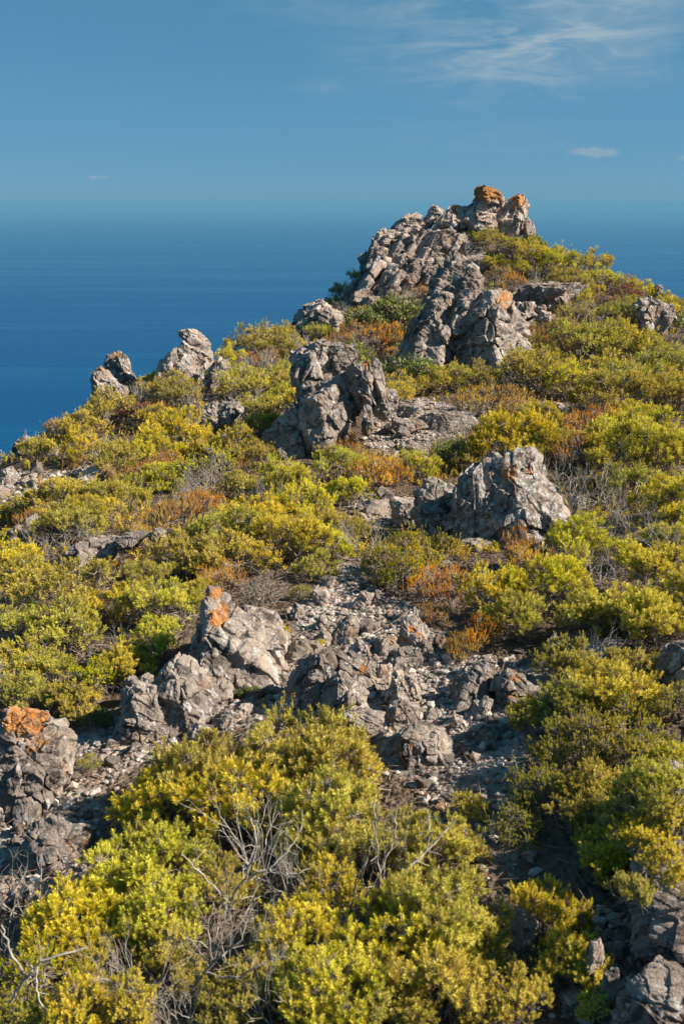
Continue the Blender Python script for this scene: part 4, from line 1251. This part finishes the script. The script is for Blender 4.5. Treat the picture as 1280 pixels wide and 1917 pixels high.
for i in range(len(cand)):
    if bm_[i] or rock_in[i] or n_fill > 460:
        continue
    x, y = cand[i]
    px, py = cpx[i]
    if not (-60 < px < 1340 and py < 1960):
        continue
    if px < 420 and y > 8 and py < np.interp(px, [-60, 0, 90, 180, 300, 420], [925, 905, 830, 765, 700, 655]):
        continue
    u = rs.rand()
    pv = patch[i]
    if pv > 0.28:
        kd = H_ if u < 0.55 else D_ if u < 0.75 else N_
    elif pv < -0.38:
        kd = D_ if u < 0.55 else N_ if u < 0.85 else H_
    else:
        kd = N_ if u < 0.52 else D_ if u < 0.76 else H_ if u < 0.94 else (B_ if y > 14 else T_)
    if kd == N_ and sum(1 for s in SHRUBS if s[4] == N_) > 297:
        kd = D_ if u < 0.3 else H_
    sc = rs.uniform(0.55, 1.0) * (0.8 if y < 8 else 1.0) * (0.58 if kd == H_ else 1)
    rr = CROWN[kd][0] * sc
    ok = True
    for s in SHRUBS:
        d2 = (s[0] - x) ** 2 + (s[1] - y) ** 2
        lim = 0.56 * (rr + CROWN[s[4]][0] * s[3])
        if d2 < lim * lim:
            ok = False
            break
    if ok:
        n_fill += 1
        SHRUBS.append((x, y, float(cz[i]), sc, kd, rs.uniform(0.85, 1.1), px, py))
print('shrubs', len(SHRUBS), 'fill', n_fill, {k: sum(1 for s in SHRUBS if s[4] == k) for k in CROWN})

LOOK = {'needle': ('needle_shrub', 'yellow-green needle-leaved shrub'), 'heath': ('heath_shrub', 'rusty orange heath shrub'),
        'tuft': ('tufted_shrub', 'shrub with rounded yellow tufts'), 'dead': ('dead_shrub', 'dry grey leafless shrub'),
        'broad': ('leafy_shrub', 'glossy green broad-leaved shrub'), 'red': ('red_shrub', 'dark red-leaved shrub')}
GROUPN = {'needle': 'yellow-green needle shrubs of the ridge', 'heath': 'orange heath shrubs of the ridge', 'tuft': 'yellow tufted shrubs', 'dead': 'dry leafless shrubs',
          'broad': 'green broad-leaved shrubs', 'red': 'red-leaved shrubs'}
LAND += [(560, 1560, 160, 130, 'big foreground bush'), (880, 1440, 40, 60, 'shaded path gravel'), (700, 950, 30, 30, 'upper path bend')]
ORD = ['closest', 'second closest', 'third closest', 'fourth closest', 'fifth closest', 'sixth closest', 'seventh closest', 'eighth closest', 'ninth closest', 'tenth closest']


def ordinal(n):
    return ORD[n] if n < len(ORD) else '%dth closest' % (n + 1)


def short(lab):
    if len(lab.split()) > 16:
        lab = lab.replace(' of those', '').replace('small loose ', '')
    return lab if len(lab.split()) <= 16 else ' '.join(lab.replace(' with an orange spot, lowest', '').replace('rounded yellow', 'yellow').split()[:16])


def relate(px, py):
    best = None
    for lx, ly, hw, hh, nm in LAND:
        dx, dy = px - lx, py - ly
        d = math.hypot(max(0, abs(dx) - hw), max(0, abs(dy) - hh) * 1.6)
        if best is None or d < best[0]:
            if abs(dx) / (hw + 40) > abs(dy) / (hh + 40):
                rel = 'right of' if dx > 0 else 'left of'
            else:
                rel = 'in front of' if dy > 0 else 'behind'
            best = (d, rel, nm)
    return best


seen = {}
for i, s in enumerate(SHRUBS):
    d, rel, nm = relate(s[6], s[7])
    seen.setdefault((s[4], rel, nm), []).append((d, i))
labels = {}
for (kd, rel, nm), lst in seen.items():
    lst.sort()
    for k, (d, i) in enumerate(lst):
        t = LOOK[kd][1]
        labels[i] = short(f'{t} {rel} the {nm}' if len(lst) == 1 else f'{t}, {ordinal(k)} of those {rel} the {nm}')
rs = np.random.RandomState(3)
for i, (x, y, z, sc, kd, asp, px, py) in enumerate(SHRUBS):
    lod = 0 if y < 4.6 or (kd == 'tuft' and y < 8) else 1 if y < 12.5 else 2
    it = PROTO[kd, lod][rs.randint(len(PROTO[kd, lod]))]
    rot = (rs.normal(0, 0.07), rs.normal(0, 0.07), rs.uniform(0, 6.28))
    s3 = (sc * rs.uniform(0.92, 1.1), sc * rs.uniform(0.92, 1.1), sc * asp)
    if kd == 'dead':
        root = link('dead_shrub', it, loc=(x, y, z))
    else:
        root = link(LOOK[kd][0], None, loc=(x, y, z))
        link('foliage', it[0], parent=root)
        link('stems', it[1], parent=root)
    root.rotation_euler = rot
    root.scale = s3
    tag(root, labels[i], 'shrub', GROUPN[kd])

def dead_branch(label, limbs, cat='branch'):
    """bare weathered wood: limbs are lists of (pixel x, pixel y, distance, radius)"""
    p0, p1, r0, r1 = [], [], [], []
    r = np.random.RandomState(len(limbs) * 13 + int(limbs[0][0][0]))
    for limb in limbs:
        pts = np.array([P(a, b, c) for a, b, c, _ in limb])
        rad = np.array([q[3] for q in limb])
        t = np.linspace(0, len(pts) - 1, (len(pts) - 1) * 6 + 1)
        k = np.minimum(t.astype(int), len(pts) - 2)
        f = (t - k)[:, None]
        a, b = pts[k], pts[k + 1]
        m0 = (pts[np.minimum(k + 1, len(pts) - 1)] - pts[np.maximum(k - 1, 0)]) / 2
        m1 = (pts[np.minimum(k + 2, len(pts) - 1)] - pts[k]) / 2
        q = (2 * f ** 3 - 3 * f ** 2 + 1) * a + (f ** 3 - 2 * f ** 2 + f) * m0 + (3 * f ** 2 - 2 * f ** 3) * b + (f ** 3 - f ** 2) * m1
        q = q + r.normal(0, 0.0022, q.shape) * (pts[0, 1] / 2.5)
        rr = 0.62 * np.interp(t, np.arange(len(pts)), rad) * r.uniform(0.85, 1.15, len(t))
        p0.append(q[:-1]); p1.append(q[1:]); r0.append(rr[:-1]); r1.append(rr[1:])
        for j in range(3, len(q) - 1, 3):
            d = unit(unit(q[j] - q[j - 1]) + r.normal(0, 0.7, 3))
            ln = r.uniform(0.02, 0.07) * pts[0, 1] / 2.5
            p0.append(q[[j]]); p1.append(q[[j]] + d * ln); r0.append(rr[[j]] * 0.5); r1.append(rr[[j]] * 0.22)
    V, F = tubes(np.concatenate(p0), np.concatenate(p1), np.concatenate(r0), np.concatenate(r1), 6)
    org = P(limbs[0][0][0], limbs[0][0][1], limbs[0][0][2])
    tag(link('dead_branch', mesh_np('dead_branch', V - org, F, smooth=True), MAT_DEAD, loc=org), label, cat)


dead_branch('forked bare grey branch reaching up out of the big foreground bush', [
    [(655, 1745, 2.45, .009), (700, 1690, 2.42, .0075), (760, 1630, 2.42, .006), (800, 1592, 2.45, .005), (858, 1532, 2.5, .003)],
    [(700, 1690, 2.42, .005), (716, 1620, 2.4, .004), (738, 1570, 2.42, .003), (742, 1505, 2.45, .002)],
    [(712, 1680, 2.42, .005), (708, 1600, 2.38, .0035), (702, 1540, 2.36, .003), (700, 1500, 2.36, .002)],
    [(795, 1596, 2.45, .004), (806, 1560, 2.46, .003), (802, 1520, 2.5, .002)],
    [(655, 1710, 2.44, .005), (668, 1650, 2.4, .004), (690, 1600, 2.4, .0025), (694, 1570, 2.4, .002)]])
dead_branch('bare grey branch with many spurs in the middle of the foreground bush', [
    [(420, 1700, 2.4, .008), (455, 1650, 2.36, .006), (480, 1590, 2.36, .004), (470, 1530, 2.4, .0025)],
    [(455, 1650, 2.36, .005), (520, 1610, 2.36, .004), (560, 1560, 2.4, .003), (565, 1520, 2.42, .002)],
    [(430, 1690, 2.38, .005), (380, 1640, 2.34, .004), (340, 1600, 2.34, .0025)],
    [(500, 1625, 2.36, .004), (540, 1640, 2.32, .003), (590, 1615, 2.32, .002)]])
dead_branch('twisted pale branch lying low across the lower foreground bush', [
    [(360, 1850, 2.05, .008), (400, 1800, 2.03, .006), (450, 1760, 2.03, .004), (470, 1700, 2.06, .0025)],
    [(400, 1800, 2.03, .005), (390, 1740, 2.0, .004), (400, 1690, 2.02, .002)],
    [(385, 1820, 2.04, .005), (440, 1830, 2.0, .004), (500, 1800, 2.0, .003), (540, 1790, 2.0, .002)]])
dead_branch('pale bent branch at the lower left border of the picture', [
    [(20, 1880, 2.0, .008), (50, 1830, 1.98, .006), (80, 1800, 1.98, .005), (165, 1775, 2.0, .003)],
    [(50, 1830, 1.98, .005), (20, 1780, 1.96, .004), (4, 1730, 1.98, .003)],
    [(70, 1810, 1.98, .004), (70, 1860, 1.94, .004), (90, 1900, 1.92, .003)]])
dead_branch('broken dark branch with a pale upturned tip right of the white-crusted boulder', [
    [(1138, 978, 7.2, .018), (1162, 958, 7.2, .022), (1182, 936, 7.2, .018), (1196, 926, 7.2, .014), (1203, 902, 7.25, .007)],
    [(1172, 946, 7.2, .012), (1168, 930, 7.2, .007)], [(1188, 932, 7.2, .012), (1206, 934, 7.15, .006)]])


def low_scrub(name, label, n, kd, seed, lo, hi):
    """low ground cover between the shrubs: one mass nobody could count"""
    r = np.random.RandomState(seed)
    y = 6.5 + 26 * r.rand(n * 3) ** 1.2
    x = r.uniform(-0.40, 0.40, n * 3) * (y + 1)
    q = np.stack([x, y, terrain(x, y)], 1)
    px, _ = to_px(q)
    keep = ~bare_mask(px[:, 0], px[:, 1]) & (fbm(np.stack([x * 0.8, y * 0.8, np.full(len(x), seed * 3.1)], 1), 3) > lo)
    q = q[keep][:n]
    n = len(q)
    d = q[:, 1]
    big = np.clip(d / 6.0, 0.7, 2.2)
    axis = unit(r.normal(0, 0.45, (n, 3)) + np.array([0, 0, 1.0]))
    L = hi * r.uniform(0.5, 1.2, n) * np.clip(big, 0.9, 1.5)
    k = KIND[kd]
    out = []
    for a, b, fw, fl, N in ((0, 5, 1.2, 0.9, 40), (5, 12, 1.6, 1.0, 22), (12, 99, 2.6, 1.8, 10)):
        m = (d >= a) & (d < b)
        out.append(needles(q[m] - np.array([0, 0, 0.02]), axis[m], r.rand(m.sum()), L[m], N, k['ln'] * fl, k['wd'] * fw, 1.1, 0.4, r))
    o_, Fs = 0, []
    for V, F, T_a, A_a in out:
        Fs.append(F + o_)
        o_ += len(V)
    me = mesh_np(name, np.concatenate([a[0] for a in out]), np.concatenate(Fs), {'tint': np.concatenate([a[2] for a in out]), 'age': np.concatenate([a[3] for a in out])})
    kind(link(name, me, MAT_FOL[kd]), 'stuff', label)


low_scrub('low_scrub', 'low yellow-green scrub carpeting the ground between the shrubs', 7500, 'needle', 4, -0.25, 0.085)
low_scrub('low_heath', 'low rusty heath carpeting the ground between the shrubs', 4000, 'heath', 9, -0.05, 0.10)

# ------------------------------------------------------------------ loose stones, gravel, dry litter
def sample_zone(zi, n, rs):
    poly = np.asarray(BARE[zi], float)
    hh = [hit(*p) for p in poly]
    hh = np.array([h for h in hh if h is not None])
    lo, hi = hh.min(0), hh.max(0)
    out = np.zeros((0, 3))
    while len(out) < n:
        q = rs.uniform(lo[:2], hi[:2], (4000, 2))
        q = np.column_stack([q, terrain(q[:, 0], q[:, 1])])
        px, _ = to_px(q)
        out = np.concatenate([out, q[inpoly(px[:, 0], px[:, 1], poly)]])
    return out[:n]


rs = np.random.RandomState(77)
stone_meshes = []
for k in range(10):
    d, F = ico(3)
    r2 = np.random.RandomState(300 + k)
    n = unit(r2.normal(size=(13, 3)))
    half = np.array([1, r2.uniform(0.7, 1), r2.uniform(0.5, 0.8)])
    V = craggy(d, r2.uniform(0.62, 0.95, 13) * np.linalg.norm(n * half, axis=1), n, half, 400 + k, 0.8, 0.5)
    me = mesh_np('loose_stone', V, F, {'lichen': np.zeros(len(V))})
    me.materials.append(MAT_ROCK['pale'] if k % 2 else MAT_ROCK['near'])
    stone_meshes.append(me)
ZN = {0: ('loose on the gravel of the path', 100), 1: ('loose on the bare soil right of the stacked outcrop', 26), 3: ('loose amid orange shrubs on the right slope', 9),
      4: ('loose on the bare slope at the left', 18), 7: ('in the gap beside the corner outcrop', 8), 2: ('at the bend of the upper path', 8)}
LOOSE = []
for zi, (where, n) in ZN.items():
    for p in sample_zone(zi, n, rs):
        r = np.clip(rs.gamma(3, 0.010), 0.018, 0.085) * (0.75 if p[1] < 4 else 1.0 if p[1] < 8 else 1.7)
        mi = rs.randint(10)
        o = link('loose_stone', stone_meshes[mi], loc=p + np.array([0, 0, r * 0.25]))
        o.scale = (r, r, r)
        o.rotation_euler = (rs.normal(0, 0.4), rs.normal(0, 0.4), rs.uniform(0, 6.28))
        look = 'pale' if mi % 2 else 'grey'
        q, _ = to_px(p)
        LOOSE.append((o, look, q[0], where))

bins = {}
for o, look, q, where in LOOSE:
    best = min(LAND2 + LAND, key=lambda L: math.hypot(max(0, abs(q[0] - L[0]) - L[2]), max(0, abs(q[1] - L[1]) - L[3])))
    dx, dy = q[0] - best[0], q[1] - best[1]
    rel = ('right of' if dx > 0 else 'left of') if abs(dx) / (best[2] + 10) > abs(dy) / (best[3] + 10) else ('in front of' if dy > 0 else 'behind')
    bins.setdefault((look, rel, best[4]), []).append((math.hypot(dx, dy), o, where))
for (look, rel, nm), lst in bins.items():
    lst.sort(key=lambda e: e[0])
    for k, (d, o, where) in enumerate(lst):
        t = f'small loose {look} stone'
        tag(o, short(f'{t} {rel} the {nm}' if len(lst) == 1 else f'{t}, {ordinal(k)} of those {rel} the {nm}'), 'stone', 'small stones ' + where)


def gravel():
    d, F = ico(1)
    pts = np.concatenate([sample_zone(0, 1700, rs), sample_zone(1, 500, rs), sample_zone(4, 400, rs), sample_zone(7, 120, rs), sample_zone(3, 120, rs), sample_zone(2, 150, rs)])
    # each sampled spot gives a few chips around it
    pts = np.repeat(pts, 3, 0) + rs.normal(0, 0.05, (len(pts) * 3, 3)) * np.array([1, 1, 0])
    pts[:, 2] = terrain(pts[:, 0], pts[:, 1])
    n = len(pts)
    r = np.clip(rs.gamma(2.0, 0.0052, n), 0.004, 0.03) * np.where(pts[:, 1] > 8, 1.6, 1.0)
    sh = d[None] * rs.uniform(0.6, 1.25, (n, len(d), 1)) * np.stack([np.ones(n), rs.uniform(0.6, 1, n), rs.uniform(0.4, 0.8, n)], 1)[:, None, :]
    a = rs.uniform(0, 6.28, n)
    ca, sa = np.cos(a)[:, None], np.sin(a)[:, None]
    V = np.stack([sh[..., 0] * ca - sh[..., 1] * sa, sh[..., 0] * sa + sh[..., 1] * ca, sh[..., 2]], 2) * r[:, None, None]
    V = V + (pts + np.stack([0 * r, 0 * r, r * 0.25], 1))[:, None, :]
    FF = (np.arange(n) * len(d))[:, None, None] + F[None]
    m, T = newmat('gravel')
    at = T.n('ShaderNodeAttribute', attribute_name='tint').outputs['Fac']
    col = T.ramp(at, [(0.0, (0.09, 0.075, 0.065)), (0.3, (0.22, 0.18, 0.155)), (0.6, (0.36, 0.305, 0.275)), (0.9, (0.52, 0.46, 0.42)), (1.0, (0.34, 0.19, 0.11))])
    b = T.n('ShaderNodeBsdfPrincipled', {'Base Color': col, 'Roughness': 0.95})
    T.t.links.new(b.outputs[0], T.n('ShaderNodeOutputMaterial').inputs[0])
    o = link('gravel', mesh_np('gravel', V.reshape(-1, 3), FF.reshape(-1, 3), {'tint': np.repeat(rs.rand(n), len(d))}), m)
    kind(o, 'stuff', 'loose gravel chips scattered on the bare ground')


gravel()


def litter():
    n = 14000
    y = 2.0 + 22 * rs.rand(n) ** 1.7
    x = rs.uniform(-0.4, 0.4, n) * (y + 1)
    z = terrain(x, y)
    p0 = np.stack([x, y, z + rs.uniform(0.0, 0.03, n)], 1)
    a = rs.uniform(0, 6.28, n)
    ln = rs.uniform(0.02, 0.10, n)
    p1 = p0 + np.stack([np.cos(a) * ln, np.sin(a) * ln, rs.normal(0.01, 0.25, n) * ln], 1)
    p1[:, 2] = np.maximum(p1[:, 2], terrain(p1[:, 0], p1[:, 1]) + 0.002)
    V, F = tubes(p0, p1, 0.0010 + 0.00022 * y, 0.0006 + 0.00015 * y, 3)
    o = link('dry_litter', mesh_np('dry_litter', V, F), MAT_LITTER)
    kind(o, 'stuff', 'dry fallen twigs and litter on the ground')


litter()
